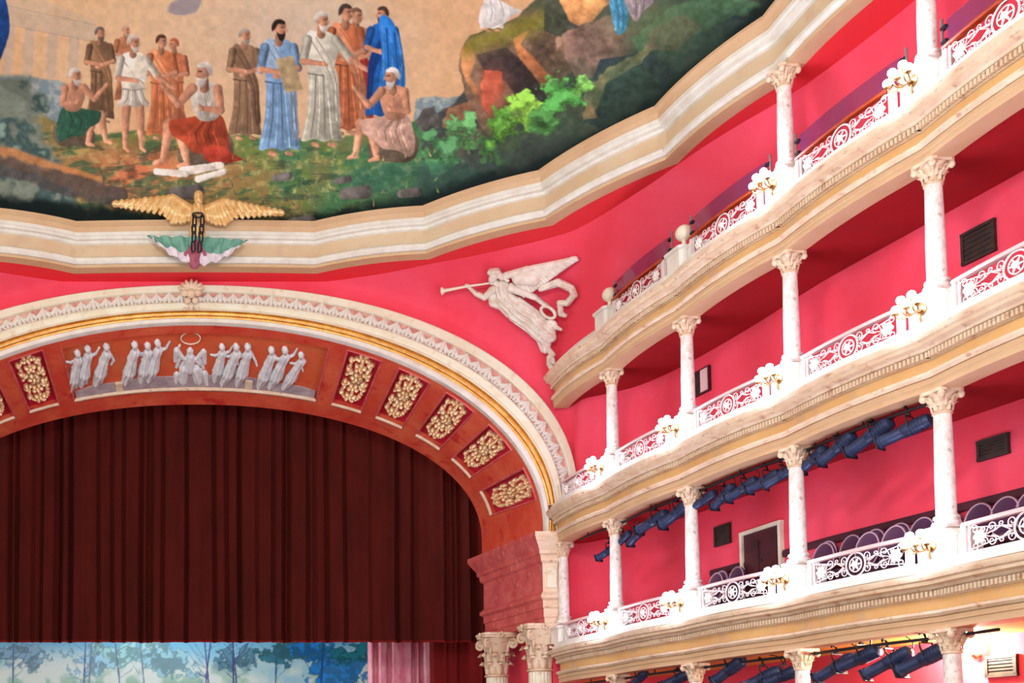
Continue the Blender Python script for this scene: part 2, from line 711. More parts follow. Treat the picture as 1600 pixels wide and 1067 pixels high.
def inv_soff(u, v, ph=1.0, wq=.5):
    for _ in range(40):
        P = soff(ph, wq)
        e = 1e-4
        f0 = np.array(project(P))
        fp = (np.array(project(soff(ph + e, wq))) - f0) / e
        fw = (np.array(project(soff(ph, wq + e))) - f0) / e
        J = np.stack([fp, fw], 1)
        d = np.linalg.solve(J, np.array([u, v]) - f0)
        ph = float(np.clip(ph + np.clip(d[0], -.2, .2), .01, PI - .01))
        wq = float(np.clip(wq + np.clip(d[1], -.3, .3), -.3, 1.3))
    return ph, wq


CFS = [((542, 552), (591, 566), (566, 649), (516, 636)), ((626, 578), (671, 596), (629, 671), (583, 653)),
       ((699, 613), (741, 640), (689, 703), (648, 679)), ((770, 660), (801, 697), (741, 746), (705, 715)),
       ((820, 731), (830, 776), (765, 812), (754, 765))]
coffers = []
for q in CFS:
    c = [inv_soff(*p) for p in q]
    phs = [p for p, _ in c]
    lo, hi = (phs[1] + phs[2]) / 2, (phs[0] + phs[3]) / 2
    coffers.append((lo, hi))
WN = sum(inv_soff(*p)[1] for q in CFS for p in (q[0], q[1])) / 10
WF = sum(inv_soff(*p)[1] for q in CFS for p in (q[2], q[3])) / 10
WNP = inv_soff(300, 521, 1.57, .1)[1]

pl = inv_soff(115, 620, 1.9, .8)[0]
pr = inv_soff(474, 632, 1.3, .8)[0]
panel = (PI - max(pl, PI - pr), max(pl, PI - pr))
cells = sorted([(a, b, 'c') for a, b in coffers] + [(PI - b, PI - a, 'c') for a, b in coffers] + [(panel[0], panel[1], 'p')])
pc = thing('wall_proscenium', 'deep red-brown vaulted reveal of the stage arch with gilded coffers', None, (0, YP, 12))
pc['kind'] = 'structure'
mb = MB()


def patch(a, b, w0, w1, n=None, dep=0.0, m=3):
    n = n or max(2, int((b - a) / .03))
    return [[soff(a + (b - a) * i / n, w0 + (w1 - w0) * j / m) - soff_n(a + (b - a) * i / n, .5) * dep for j in range(m + 1)] for i in range(n + 1)]


cur = 0.0
for a, b, kd in cells:
    mb.grid(patch(cur, a, 0, 1))
    mb.grid(patch(a, b, 0, WN if kd == 'c' else WNP))
    mb.grid(patch(a, b, WF, 1))
    cur = b
mb.grid(patch(cur, PI, 0, 1))
for s in (0, 1):        # stilts
    ph = 0.0 if s == 0 else PI
    mb.grid([[soff(ph, j / 3) for j in range(4)], [Vector((soff(ph, j / 3).x, soff(ph, j / 3).y, 11.5)) for j in range(4)]])
obj('soffit', mb, 'walnut_red', pc, 40)

# gilt ornament (unit panel: x across -.5..+.5, y along -1..1)
random.seed(11)
orn = []


def petal(cx, cy, ang, ln, wd, hh):
    orn.append((cx, cy, ang, ln, wd, hh))


for sgn in (-1, 1):
    for k in range(6):
        petal(.13 * math.cos(k * PI / 3), .02 + sgn * .0 + .13 * math.sin(k * PI / 3), k * PI / 3, .12, .07, .09)
for cy in (-.78, -.42, .42, .78, 0):
    for k in range(5):
        a = k * 2 * PI / 5 + cy
        petal(.12 * math.cos(a), cy + .12 * math.sin(a), a, .1, .06, .1)
    petal(0, cy, 0, .07, .07, .13)
for s in (-1, 1):
    for cy in (-.62, -.3, -.12, .15, .32, .6):
        for k in range(4):
            a = random.uniform(0, 2 * PI)
            petal(s * (.29 + .05 * math.cos(a)), cy + .09 * math.sin(a), a, .1, .055, random.uniform(.06, .12))
    for k in range(7):
        a = -1.2 + k * .4
        petal(s * (.12 + .2 * math.cos(a)), .55 + .3 * math.sin(a), a + PI / 2, .08, .05, .08)
        petal(s * (.12 + .2 * math.cos(a)), -.45 + .3 * math.sin(a), a + PI / 2, .08, .05, .08)
petal(-.1, .92, .5, .09, .06, .09)
petal(.1, .92, -.5, .09, .06, .09)
petal(-.1, -.92, .5, .09, .06, .09)
petal(.1, -.92, -.5, .09, .06, .09)


def coffer(a, b, idx):
    dep = .2
    mid = (a + b) / 2
    n = 4
    back = patch(a, b, WN, WF, n, dep, 3)
    front = patch(a, b, WN, WF, n, 0, 3)
    mb = MB()
    mb.grid(back)
    cp = obj('coffer_panel', mb, 'coffer_pink', pc, 40)
    mb = MB()
    mb.grid([[back[i][0] for i in range(n + 1)], [front[i][0] for i in range(n + 1)]])
    mb.grid([[back[i][3] for i in range(n + 1)], [front[i][3] for i in range(n + 1)]])
    mb.grid([[back[0][j] for j in range(4)], [front[0][j] for j in range(4)]])
    mb.grid([[back[n][j] for j in range(4)], [front[n][j] for j in range(4)]])
    obj('coffer_side', mb, 'walnut_red', cp, 30)
    mb = MB()
    ring = [front[i][0] for i in range(n + 1)] + [front[n][j] for j in range(1, 4)] + [front[i][3] for i in range(n - 1, -1, -1)] + [front[0][j] for j in range(2, 0, -1)]
    mb.tube(ring, .03, 4, True)
    obj('coffer_moulding', mb, 'walnut_side', cp, 30)
    mb = MB()
    mb.tube([front[i][3] + Vector((0, -.05, -.01)) for i in range(n + 1)], .05, 4)
    obj('coffer_lip', mb, 'cream_worn', cp, 30)
    # carved ornament
    c = soff(mid, (WN + WF) / 2)
    nn = soff_n(mid, .5)
    yy = (soff(mid, WF) - soff(mid, WN))
    hl = yy.length / 2
    yy.normalize()
    xx = yy.cross(nn).normalized()
    wdt = (soff(b, .5) - soff(a, .5)).length
    mb = MB()
    for cx, cy, an, ln, wd, hh in orn:
        M = Matrix((xx * 1, yy * 1, nn * 1)).transposed() @ Matrix.Rotation(an, 3, 'Z')
        p = c - nn * (dep - .02) + xx * (cx * wdt * .98) + yy * (cy * hl * .9)
        mb.ball(p, 1, 7, 4, (ln * wdt * .95, wd * wdt * 1.1, hh * 1.3), M)
    obj('gilt_ornament', mb, 'gilt', cp, 180)
    return cp


for i, (a, b) in enumerate(coffers):
    coffer(a, b, i)
    coffer(PI - b, PI - a, i)

# central painted frieze panel
mb = MB()
a, b = panel
n = 14
mb.grid(patch(a, b, WNP, WF, n, .1, 3))
fp = obj('frieze_panel', mb, 'frieze_red', pc, 40)
mb = MB()
back = patch(a, b, WNP, WF, n, .1, 3)
front = patch(a, b, WNP, WF, n, 0, 3)
for j in (0, 3):
    mb.grid([[back[i][j] for i in range(n + 1)], [front[i][j] for i in range(n + 1)]])
for i in (0, n):
    mb.grid([[back[i][j] for j in range(4)], [front[i][j] for j in range(4)]])
obj('panel_side', mb, 'walnut_red', fp, 30)
mb = MB()
mb.tube([front[i][3] + Vector((0, -.03, 0)) for i in range(n + 1)], .06, 4)
obj('panel_lip', mb, 'cream_worn', fp, 30)
for i in (0, n):
    mb = MB()
    mb.tube([front[i][j] for j in range(4)], .03, 4)
    obj('panel_moulding', mb, 'walnut_side', fp, 30)
# painted ledge
mb = MB()
P = []
for i in range(n + 1):
    ph = a + (b - a) * (0.01 + .98 * i / n)
    hgt = .1 + .055 * math.sin(PI * i / n) + .012 * math.sin(i * 2.1)
    P.append([soff(ph, WF - .005) - soff_n(ph, .5) * .02, soff(ph, WF - hgt) - soff_n(ph, .5) * .06, soff(ph, WF - hgt) - soff_n(ph, .5) * .1])
mb.grid(P)
obj('ledge', mb, 'stone_ledge', fp, 40)
for uu in (187, 388):
    ph = inv_soff(uu, 610, 1.57, .7)[0]
    mb = MB()
    P = [[soff(ph + s, wq) - soff_n(ph, .5) * .0 for wq in (WF - .13, WF)] for s in (-.012, .012)]
    Q = [[p - soff_n(ph, .5) * .09 for p in r] for r in P]
    mb.add(P[0] + P[1] + Q[0] + Q[1], [(0, 1, 3, 2), (4, 6, 7, 5), (0, 4, 5, 1), (2, 3, 7, 6), (0, 2, 6, 4), (1, 5, 7, 3)])
    obj('ledge_bracket', mb, 'cream_worn', fp, 30)


def map_soff(u, v, h):
    return None


# local map for the frieze: px -> soffit by bilinear fit around the panel
gu = np.linspace(100, 490, 27)
gv = np.linspace(510, 640, 14)
grid_tab = np.zeros((len(gu), len(gv), 2))
for i, u in enumerate(gu):
    for j, v in enumerate(gv):
        grid_tab[i, j] = inv_soff(u, v, PI / 2 - (u - 305) / 560, .5)


def frieze_map(u, v, h):
    x = (u - gu[0]) / (gu[1] - gu[0])
    y = (v - gv[0]) / (gv[1] - gv[0])
    i = int(min(max(x, 0), len(gu) - 2))
    j = int(min(max(y, 0), len(gv) - 2))
    fx, fy = x - i, y - j
    t = (grid_tab[i, j] * (1 - fx) * (1 - fy) + grid_tab[i + 1, j] * fx * (1 - fy) + grid_tab[i, j + 1] * (1 - fx) * fy + grid_tab[i + 1, j + 1] * fx * fy)
    ph, wq = float(t[0]), float(t[1])
    nn = soff_n(ph, .5)
    return soff(ph, wq) - nn * (.1 - h * .02)


def dancer(x, y, s, lean, arm, arm2, flip=1):
    """robed figure in px: head at (x,y), height about 45*s, feet trailing"""
    f = flip
    hx, hy = x, y
    nx, ny = x + .5 * f * s, y + 6 * s
    wx, wy = x + lean * .35 * s, y + 17 * s
    kx, ky = x + lean * .8 * s, y + 29 * s
    fx, fy = x + lean * 1.3 * s, y + 40 * s
    R = .35
    c = [(hx, hy, 3.5 * s, hx + .3 * s, hy + 1.5 * s, 3.0 * s, 0, 0, 1.5), (hx - f * 1.2 * s, hy - 1.6 * s, 2.4 * s, hx - f * 2.2 * s, hy - 1.0 * s, 1.8 * s),
         (hx, hy + 3 * s, 1.6 * s, nx, ny, 2.2 * s),
         (nx - 3.2 * s, ny + 2 * s, 2.4 * s, nx + 3.2 * s, ny + 2 * s, 2.4 * s),
         (nx, ny + 2 * s, 5.0 * s, wx, wy, 4.2 * s, .12, 1.4 / s),
         (wx, wy, 4.8 * s, kx, ky, 6.4 * s, R * .5, 1.5 / s), (kx, ky, 6.2 * s, fx, fy, 3.6 * s, R * .6, 1.6 / s),
         (wx + 1.5 * s, wy, 3.6 * s, kx + 4 * s, ky + 1 * s, 3.6 * s, R * .5, 1.7 / s), (kx + 3 * s, ky, 3.4 * s, fx + 6 * s, fy - 1 * s, 1.6 * s),
         (fx, fy, 1.6 * s, fx - 2.5 * s, fy + 2.5 * s, 1.2 * s),
         (wx - 4 * s, wy - 1 * s, 1.5 * s, wx + 4 * s, wy - .4 * s, 1.5 * s, 0, 0, .6 * s)]
    for (ex, ey), (px, py), side in ((arm[0], arm[1], -1), (arm2[0], arm2[1], 1)):
        sx, sy = nx + side * 3.4 * s, ny + 2 * s
        c += [(sx, sy, 1.8 * s, sx + ex * s, sy + ey * s, 1.5 * s), (sx + ex * s, sy + ey * s, 1.5 * s, sx + px * s, sy + py * s, 1.1 * s)]
    return c


UP = ((-3, -3), (-2, -11))
DN = ((-4, 6), (-2, 12))
OUTR = ((5, 3), (11, 1))
OUTL = ((-5, 3), (-11, 2))
UPR = ((5, -2), (9, -9))
UPL = ((-5, -2), (-9, -9))
FR = [(122, 556, 1.38, -6, OUTL, OUTR), (138, 549, 1.38, -6, DN, UPR), (167, 546, 1.42, -9, DN, ((4, 7), (1, 12))),
      (211, 543, 1.46, -8, DN, OUTR), (231, 544, 1.36, -6, OUTL, OUTR), (247, 540, 1.42, -8, DN, UPR),
      (347, 546, 1.28, -7, OUTL, UPR), (369, 546, 1.42, -12, OUTL, DN), (387, 546, 1.42, -9, OUTL, ((4, 7), (6, 13))),
      (424, 551, 1.40, -11, DN, OUTR), (445, 551, 1.42, -13, OUTL, UPR), (470, 559, 1.26, -17, OUTL, DN)]
for k, (x, y, s, ln, a1, a2) in enumerate(FR):
    relief_obj('grisaille_figure', dancer(x, y, s, ln, a1, a2), .8, frieze_map, 'grisaille', fp, k=1.0, back=.3)
# seated winged figure under the ring
s = 1.0
seat = [(297, 552, 5, 297, 556, 4.5), (297, 562, 7, 297, 580, 8, .12, 1.0), (290, 566, 3.5, 283, 578, 3), (304, 566, 3.5, 314, 574, 2.6),
        (288, 582, 8, 286, 598, 7, .18, .9), (306, 582, 8, 310, 598, 7, .18, .9), (284, 584, 4, 312, 584, 5), (284, 600, 4, 283, 603, 3), (309, 600, 4, 312, 603, 3),
        (276, 590, 5, 275, 603, 4), (320, 588, 5, 323, 602, 5, .1, .8),
        (288, 566, 3, 276, 552, 5), (276, 552, 5, 274, 568, 3), (282, 562, 3, 276, 578, 2.2), (306, 566, 3, 318, 554, 4.5), (318, 554, 4.5, 320, 572, 2.6), (312, 566, 3, 318, 580, 2),
        (276, 552, 2.4, 281, 544, 2)]
relief_obj('grisaille_figure', seat, .8, frieze_map, 'grisaille', fp, k=.8, back=.3)
mb = MB()
mb.tube([frieze_map(298 + 15 * math.cos(t), 532 + 9 * math.sin(t), 1.5) for t in np.linspace(0, 2 * PI, 40)[:-1]], .022, 5, True)
obj('halo_ring', mb, 'cream', fp, 180)

# ------------------------------------------------------------------ reveal entablature, pilaster, big columns
prof = [(-.3, 11.77), (.36, 11.77), (.36, 11.66), (.31, 11.56), (.22, 11.42), (.17, 11.33), (.17, 11.24), (.12, 11.2), (.10, 11.06), (.03, 11.0),
        (.03, 10.28), (.06, 10.24), (.12, 10.18), (.12, 10.1), (.04, 10.04), (.04, 9.86), (.01, 9.84), (.01, 9.62), (-.02, 9.6), (-.02, 9.44), (-.5, 9.44)]
for sd in (1, -1):
    pth = [Vector((sd * x, y)) for x, y in ((9.36, 27.85), (8.98, 27.85), (8.37, 31.2), (9.4, 31.35))]
    path = [pth[0], pth[1], pth[2], pth[3]]
    nr = normals(path)
    if sd == 1:
        nr = [-n for n in nr]
    # inward = towards hall/axis
    if (nr[1].x * sd) > 0:
        nr = [-n for n in nr]
    en = thing('reveal_entablature', ('red-brown moulded entablature on the right reveal of the stage arch, cream front' if sd == 1 else
                                      'red-brown moulded entablature on the left reveal of the stage arch'), 'entablature', (sd * 8.9, 27.9, 9.44))
    mb = MB()
    P = [[Vector((p.x + n.x * d, p.y + n.y * d, z)) for d, z in prof] for p, n in zip(path, nr)]
    mb.grid(P[0:2])
    mb.add(P[0], [tuple(range(len(prof)))])
    obj('pilaster_front', mb, 'cream_worn', en, 25)
    mb = MB()
    mb.grid(P[1:4])
    obj('side_moulding', mb, 'walnut_side', en, 25)
    # recessed panel on the pilaster front
    mb = MB()
    mb.box((sd * 9.17, 27.80, 10.63), (.12, .03, .26))
    obj('front_panel', mb, 'cream', en, 25)
    # wall behind the columns
    mb = MB()
    mb.add([(sd * 9.22, 27.95, 0), (sd * 9.3, 29.0, 0), (sd * 8.75, 31.6, 0), (sd * 10.5, 31.9, 0)] + [(sd * 9.22, 27.95, 9.5), (sd * 9.3, 29.0, 9.5), (sd * 8.75, 31.6, 9.5), (sd * 10.5, 31.9, 9.5)],
           [(0, 1, 5, 4), (1, 2, 6, 5), (2, 3, 7, 6)])
    o = struct('wall_reveal_right' if sd == 1 else 'wall_reveal_left', mb, 'red_wall')
    tag(o, 'red wall of the reveal behind the large columns, %s side' % ('right' if sd == 1 else 'left'))


def big_column(loc, label):
    """loc = axis, top of capital at z"""
    x, y, zt = loc
    t = thing('corinthian_column', label, 'column', (x, y, 0), 'large columns of the stage arch')
    mb = MB()
    nfl = 20
    P = []
    for z, r in ((0.0, .36), (5.0, .345), (zt - 1.17, .29)):
        row = []
        for k in range(nfl * 4):
            a = 2 * PI * k / (nfl * 4)
            rr = r - (.022 if k % 4 in (1, 2) else 0)
            row.append(Vector((x + rr * math.cos(a), y + rr * math.sin(a), z)))
        P.append(row)
    mb.grid(P, closed_j=True)
    obj('shaft', mb, 'cream', t, 30)
    mb = MB()
    mb.lathe([(.3, 0), (.34, .02), (.34, .05), (.3, .08)], 24, (x, y, zt - 1.22))
    obj('astragal', mb, 'cream_worn', t, 40)
    mb = MB()
    mb.lathe([(.27, 0), (.28, .5), (.33, .8), (.44, 1.0), (.46, 1.03)], 24, (x, y, zt - 1.15))
    cap = obj('capital', mb, 'cream_worn', t, 180)
    mb = MB()
    star = []
    for k in range(32):
        a = 2 * PI * k / 32
        rr = .46 + .17 * abs(math.sin(2 * a)) ** 3
        star.append((rr * math.cos(a), rr * math.sin(a)))
    for z0, z1, s in ((zt - .13, zt - .07, .95), (zt - .07, zt, 1.0)):
        vs = [(x + px * s, y + py * s, z0) for px, py in star] + [(x + px * s, y + py * s, z1) for px, py in star]
        mb.add(vs, [(k, (k + 1) % 32, 32 + (k + 1) % 32, 32 + k) for k in range(32)] + [tuple(range(31, -1, -1)), tuple(range(32, 64))])
    obj('abacus', mb, 'cream_worn', cap, 30)

    def leafm(a, z0, h, wd, curl):
        mb = MB()
        P = []
        for i in range(7):
            q = i / 6
            rr = .3 + .05 * q + (curl * max(0, q - .55) ** 1.5 * 3.2)
            z = z0 + h * (q if q < .85 else .85 - (q - .85) * 1.6)
            ww = wd * (.75 + .5 * math.sin(PI * q)) * (1.0 if q < .8 else .7)
            row = []
            for j in range(5):
                s = (j - 2) / 2
                aa = a + s * ww / .33 * (1 - .12 * (i % 2))
                rad = rr - .035 * s * s + .02 * (1 - abs(s))
                row.append(Vector((x + rad * math.cos(aa), y + rad * math.sin(aa), z)))
            P.append(row)
        mb.grid(P)
        Q = [[p + Vector((-(p.x - x), -(p.y - y), 0)).normalized() * .03 for p in r] for r in P]
        mb.grid(Q)
        return mb
    for k in range(8):
        obj('acanthus_leaf', leafm(2 * PI * k / 8, zt - 1.14, .42, .1, .13), 'cream_worn', cap, 180)
        obj('acanthus_leaf', leafm(2 * PI * (k + .5) / 8, zt - .95, .5, .1, .17), 'cream_worn', cap, 180)
    for k in range(4):
        a = PI / 4 + k * PI / 2
        mb = MB()
        dirv = Vector((math.cos(a), math.sin(a), 0))
        c = Vector((x, y, zt - .31)) + dirv * .5
        pts_ = [Vector((x, y, zt - .72)) + dirv * .3, Vector((x, y, zt - .45)) + dirv * .34]
        for i in range(22):
            th = PI * .75 - i * .42
            rr = .15 * (1 - i / 26)
            pts_.append(c + dirv * (rr * math.cos(th)) + Vector((0, 0, rr * math.sin(th))))
        mb.tube(pts_, .045, 6)
        mb.ball(c, .06, 8, 5)
        obj('volute', mb, 'cream_worn', cap, 180)
        mb = MB()
        c2 = Vector((x, y, zt - .07)) + Vector((math.cos(a - PI / 4), math.sin(a - PI / 4), 0)) * .47
        for q in range(5):
            mb.ball(c2 + Vector((-math.sin(a - PI / 4), math.cos(a - PI / 4), 0)) * .06 * math.cos(q * 1.26) + Vector((0, 0, .06 * math.sin(q * 1.26))), .045, 6, 4)
        obj('fleuron', mb, 'cream_worn', cap, 180)
    return t


big_column((8.97, 28.2, 9.44), 'large cream fluted column with leafy capital at front of the right arch reveal')
big_column((8.40, 30.2, 9.44), 'large cream fluted column with leafy capital deeper in the right arch reveal')

# ------------------------------------------------------------------ stage: floor, curtains, backdrop
mb = MB()
mb.box((1, 19, -.1), (16, 24, .1))
fl = struct('floor', mb, 'floor_wood')
tag(fl, 'dark wooden floor of the hall')


def pleats(mb, x0, x1, z0, z1, y, step, amp, seed, hang=0.0, wid=.055):
    r = random.Random(seed)
    xs = [x0]
    xx = x0
    while xx < x1:
        xx += step * r.choice([.3, .5, .8, 1.0, 1.4, 1.9]) * r.uniform(.8, 1.2)
        xs.append(xx)
    am = np.array([amp * r.uniform(.45, 1.4) for _ in xs])
    xs = np.array(xs)
    NX = int((x1 - x0) / .022)
    P = []
    NZ = 10
    for i in range(NX + 1):
        x = x0 + (x1 - x0) * i / NX
        k = int(np.argmin(abs(xs - x)))
        d = x - xs[k]
        yy = -am[k] * math.exp(-(d / wid) ** 2) + .025 * math.sin(x * 7 + seed) + .02 * math.sin(x * 17.3)
        row = []
        for j in range(NZ + 1):
            q = j / NZ
            z = z0 + (z1 - z0) * q + (hang * math.sin(x * 9) if j == 0 else 0)
            wob = .03 * math.sin(q * 3 + x * 1.7) * (1 - q)
            row.append(Vector((x + wob, y - yy * (1 - .25 * q), z)))
        P.append(row)
    mb.grid(P)
    Q = [[p + Vector((0, .04, 0)) for p in r_] for r_ in P]
    mb.grid(Q)
    mb.grid([[P[i][0], Q[i][0]] for i in range(len(P))])
    return mb


cur = thing('stage_curtain', 'wide dark red pleated curtain filling the stage arch', 'curtain', (0, 32.3, 9.4))
obj('drapery', pleats(MB(), -9.6, 9.3, 9.46, 17.2, 32.35, .38, .2, 3, .01), 'curtain', cur, 180)
mb = MB()
mb.box((0, 32.35, 17.2), (9.6, .1, .06))
obj('batten', mb, 'lamp_black', cur)
mb = MB()
pleats(mb, -9.6, 9.3, 9.44, 9.5, 32.33, .38, .2, 3, .005)
obj('hem', mb, 'curtain_leg', cur, 180)
lg = thing('curtain_leg', 'narrow dark red curtain leg hanging at the right of the stage', 'curtain', (8, 33.4, 0))
obj('drapery', pleats(MB(), 7.25, 9.8, 1.5, 12.5, 33.4, .4, .2, 5), 'curtain_leg', lg, 180)
pk = thing('pink_drape', 'pale pink pleated drape between the painted backdrop and red leg', 'curtain', (6.5, 34.6, 0))
obj('drapery', pleats(MB(), 5.55, 8.2, 1.5, 12.5, 34.6, .5, .28, 8, 0, .07), 'pink_drape', pk, 180)

mb = MB()
mb.box((0, 37.5, 8), (12, .1, 9))
o = struct('wall_back', mb, 'lamp_black')
tag(o, 'black back wall of the stage')
#SPLIT
# ------------------------------------------------------------------ ceiling: cornice ring, soffit, painted dome
half = [(3.07, 27.12), (5.73, 26.33), (8.16, 24.65), (9.86, 22.07), (10.69, 19.25), (11.22, 16.1), (11.65, 13.1), (11.7, 10), (11.4, 7), (10.5, 4.2), (8.7, 1.6), (6, -.4), (3, -1.5)]
cusps = half + [(-x, y) for x, y in half[::-1]]
cusps = cusps + [cusps[0]]
ring = []
for i in range(len(cusps) - 1):
    seg = bays([cusps[i], cusps[i + 1]], .08 if i == len(cusps) - 2 else .15, 10)
    ring += seg[:-1]
cr = thing('ceiling_cornice', 'cream and ochre scalloped cornice around the painted ceiling', 'cornice', (0, 12, C3))
NR = normals(ring, True)


def ringpart(name, prof, m):
    obj(name, sweep(MB(), ring, prof, True, NR), m, cr, 28)


ringpart('lower_fillet', [(-.3, 18.47), (.03, 18.47), (.03, 18.54), (.0, 18.55)], 'peach')
ringpart('lower_moulding', [(0, 18.55), (.06, 18.56), (.11, 18.61), (.11, 18.68), (.08, 18.72), (.05, 18.74), (0, 18.75)], 'white_paint')
ringpart('frieze', [(0, 18.74), (.0, 19.08)], 'ochre_light')
ringpart('upper_moulding', [(0, 19.07), (.05, 19.09), (.08, 19.14), (.16, 19.16), (.16, 19.21), (.2, 19.23), (.2, 19.31), (.18, 19.33)], 'white_paint')
ringpart('crown', [(.17, 19.32), (.2, 19.36), (.22, 19.44), (.3, 19.5), (.3, 19.56), (-.5, 19.62)], 'peach')

mb = MB()
P = []
for p in ring + [ring[0]]:
    q = Vector((0, 12)) + (p - Vector((0, 12))) * 1.45
    P.append([Vector((p.x, p.y, C3 + .005)), Vector((q.x, q.y, C3 + .005))])
mb.grid(P)
so = struct('ceiling_soffit', mb, 'red_ceiling')
tag(so, 'flat dark red ceiling strip between cornice and walls')

DC = Vector((0, 12.5))
DH = 5.0
ang = np.array([math.atan2(p.x - DC.x, p.y - DC.y) for p in ring])
rad = np.array([(p - DC).length for p in ring])
od = np.argsort(ang)
ang, rad = ang[od], rad[od]
ang = np.concatenate([ang - 2 * PI, ang, ang + 2 * PI])
rad = np.concatenate([rad, rad, rad])
tt = np.linspace(-PI, PI, 721)
rr = np.interp(tt, ang, rad)
ker = np.exp(-np.linspace(-2, 2, 41) ** 2)
ker /= ker.sum()
rs = np.convolve(np.concatenate([rr[-61:-1], rr, rr[1:61]]), ker, 'same')[60:-60]


def dome_pts(th, al):
    TH, AL = np.meshgrid(th, al, indexing='ij')
    R = np.interp((TH + PI) % (2 * PI) - PI, tt, rs) + .02
    k = np.sin(AL)
    return np.stack([DC.x + R * k * np.sin(TH), DC.y + R * k * np.cos(TH), 19.5 + DH * np.cos(AL)], -1), AL


def gridfaces(ni, nj, off):
    i, j = np.meshgrid(np.arange(ni - 1), np.arange(nj - 1), indexing='ij')
    a = off + i * nj + j
    return np.stack([a, a + 1, a + nj + 1, a + nj], -1).reshape(-1, 4)


D2R = PI / 180
patches = [(np.linspace(-32, 74, 1000) * D2R, np.linspace(42, 90, 320) * D2R),
           (np.linspace(74, 328, 120) * D2R, np.linspace(42, 90, 24) * D2R),
           (np.linspace(-32, 328, 180) * D2R, np.linspace(0, 42.3, 24) * D2R)]
VV, FF, AA = [], [], []
off = 0
for th, al in patches:
    p, a = dome_pts(th, al)
    FF.append(gridfaces(len(th), len(al), off))
    VV.append(p.reshape(-1, 3))
    AA.append(a.reshape(-1))
    off += len(VV[-1])
VV, FF, AA = np.vstack(VV), np.vstack(FF), np.concatenate(AA)

# ---- painting on the dome: a generic landscape with robed figures
lat = rng.random((16, 64, 64))


def vn(x, y, s, k):
    x, y = x / s, y / s
    i, j = np.floor(x).astype(int), np.floor(y).astype(int)
    fx, fy = x - i, y - j
    fx, fy = fx * fx * (3 - 2 * fx), fy * fy * (3 - 2 * fy)
    L = lat[k % 16]
    g = lambda a, b: L[a % 64, b % 64]
    return (g(i, j) * (1 - fx) + g(i + 1, j) * fx) * (1 - fy) + (g(i, j + 1) * (1 - fx) + g(i + 1, j + 1) * fx) * fy


def fbm(x, y, s, k, o=4):
    r, a, t = 0, 1, 0
    for q in range(o):
        r = r + a * vn(x + 31 * q, y + 17 * q, s / 2 ** q, k + q)
        t += a
        a *= .55
    return r / t


PU, PV = project(VV)
PU, PV = np.clip(PU, -900, 2400), np.clip(PV, -900, 500)
rim = 90 - AA / D2R           # degrees up from the rim
N1 = fbm(PU, PV, 120, 0)
N2 = fbm(PU, PV, 34, 4)
N3 = fbm(PU, PV, 9, 8, 3)
colr = np.zeros((len(VV), 3))


def C(*c):
    return np.array(c, float)


def mixin(mask, c):
    global colr
    mk = np.clip(mask, 0, 1)[:, None]
    colr = colr * (1 - mk) + np.asarray(c) * mk


def sm(x, a, b):
    t = np.clip((x - a) / (b - a), 0, 1)
    return t * t * (3 - 2 * t)


colr[:] = C(236, 200, 158)
mixin(sm(N1, .4, .75) * .55, C(230, 178, 128))
mixin(np.exp(-((PU - 470) / 170) ** 2 - ((PV - 40) / 90) ** 2) * .8, C(222, 206, 186))
mixin(sm(PU, 560, 760) * .5, C(234, 180, 132))
mixin(sm(N2, .55, .8) * .2, C(210, 166, 130))
# pale temple, left
for cx in (14, 45, 82, 116):
    mixin((np.abs(PU - cx - (PV - 70) * -.06) < 8) * sm(PV, 34 + cx * .16, 38 + cx * .16) * (PV < 122) * .75, C(206, 188, 168))
mixin((PV > 6 + PU * .22) * (PV < 36 + PU * .2) * (PU < 150) * .7, C(208, 190, 168))
mixin((PV > -30 + PU * .42) * (PV < 6 + PU * .22) * (PU < 150) * .5, C(214, 196, 172))
mixin((np.abs(PV - 6 - PU * .22) < 1.2) * (PU < 150) * .35, C(170, 148, 128))
mixin((np.abs(PV - 36 - PU * .2) < 1.0) * (PU < 150) * .35, C(170, 148, 128))
# cloud scrap
mixin(sm(1 - (((PU - 288) / 30) ** 2 + ((PV - 10 + (PU - 288) * .25) / 17) ** 2) + (N2 - .5) * 1.2, 0, .4) * .8, C(150, 146, 160))
# far hills
hill = np.interp(PU, [0, 40, 120, 130, 620, 650, 680, 700, 728, 740], [112, 116, 130, 400, 400, 150, 148, 152, 138, 400])
mixin(sm(PV - hill + (N2 - .5) * 16, 0, 5), C(138, 160, 166))
mixin(sm(PV - hill + (N2 - .5) * 16, 0, 5) * sm(N3, .45, .7) * .7, C(190, 196, 192))
# ground
gl = np.interp(PU, [-400, 0, 40, 90, 150, 330, 420, 520, 600, 660, 720, 2000], [130, 128, 150, 192, 206, 208, 214, 214, 196, 184, 170, 170])
gmask = sm(PV - gl + (N2 - .5) * 18, 0, 7)
mixin(gmask, C(128, 116, 72))
mixin(gmask * sm(N1 + (PU - 520) / 900, .35, .6), C(70, 116, 78))
mixin(gmask * sm(N2, .5, .62), C(96, 124, 66))
mixin(gmask * np.exp(-((PU - 225) / 110) ** 2 - ((PV - 272) / 42) ** 2) * 1.1, C(196, 118, 82))
mixin(gmask * np.exp(-((PU - 225) / 120) ** 2 - ((PV - 272) / 42) ** 2) * sm(N2, .5, .66), C(130, 78, 58))
mixin(gmask * sm(fbm(PU + PV * 1.5, PV * 2.4, 36, 5), .52, .66) * .7, C(54, 94, 66))
mixin(gmask * sm(N3, .58, .75) * .5, C(166, 150, 92))
mixin(gmask * sm(fbm(PU * .5, PV * 2, 22, 7), .6, .7) * .5, C(44, 62, 50))
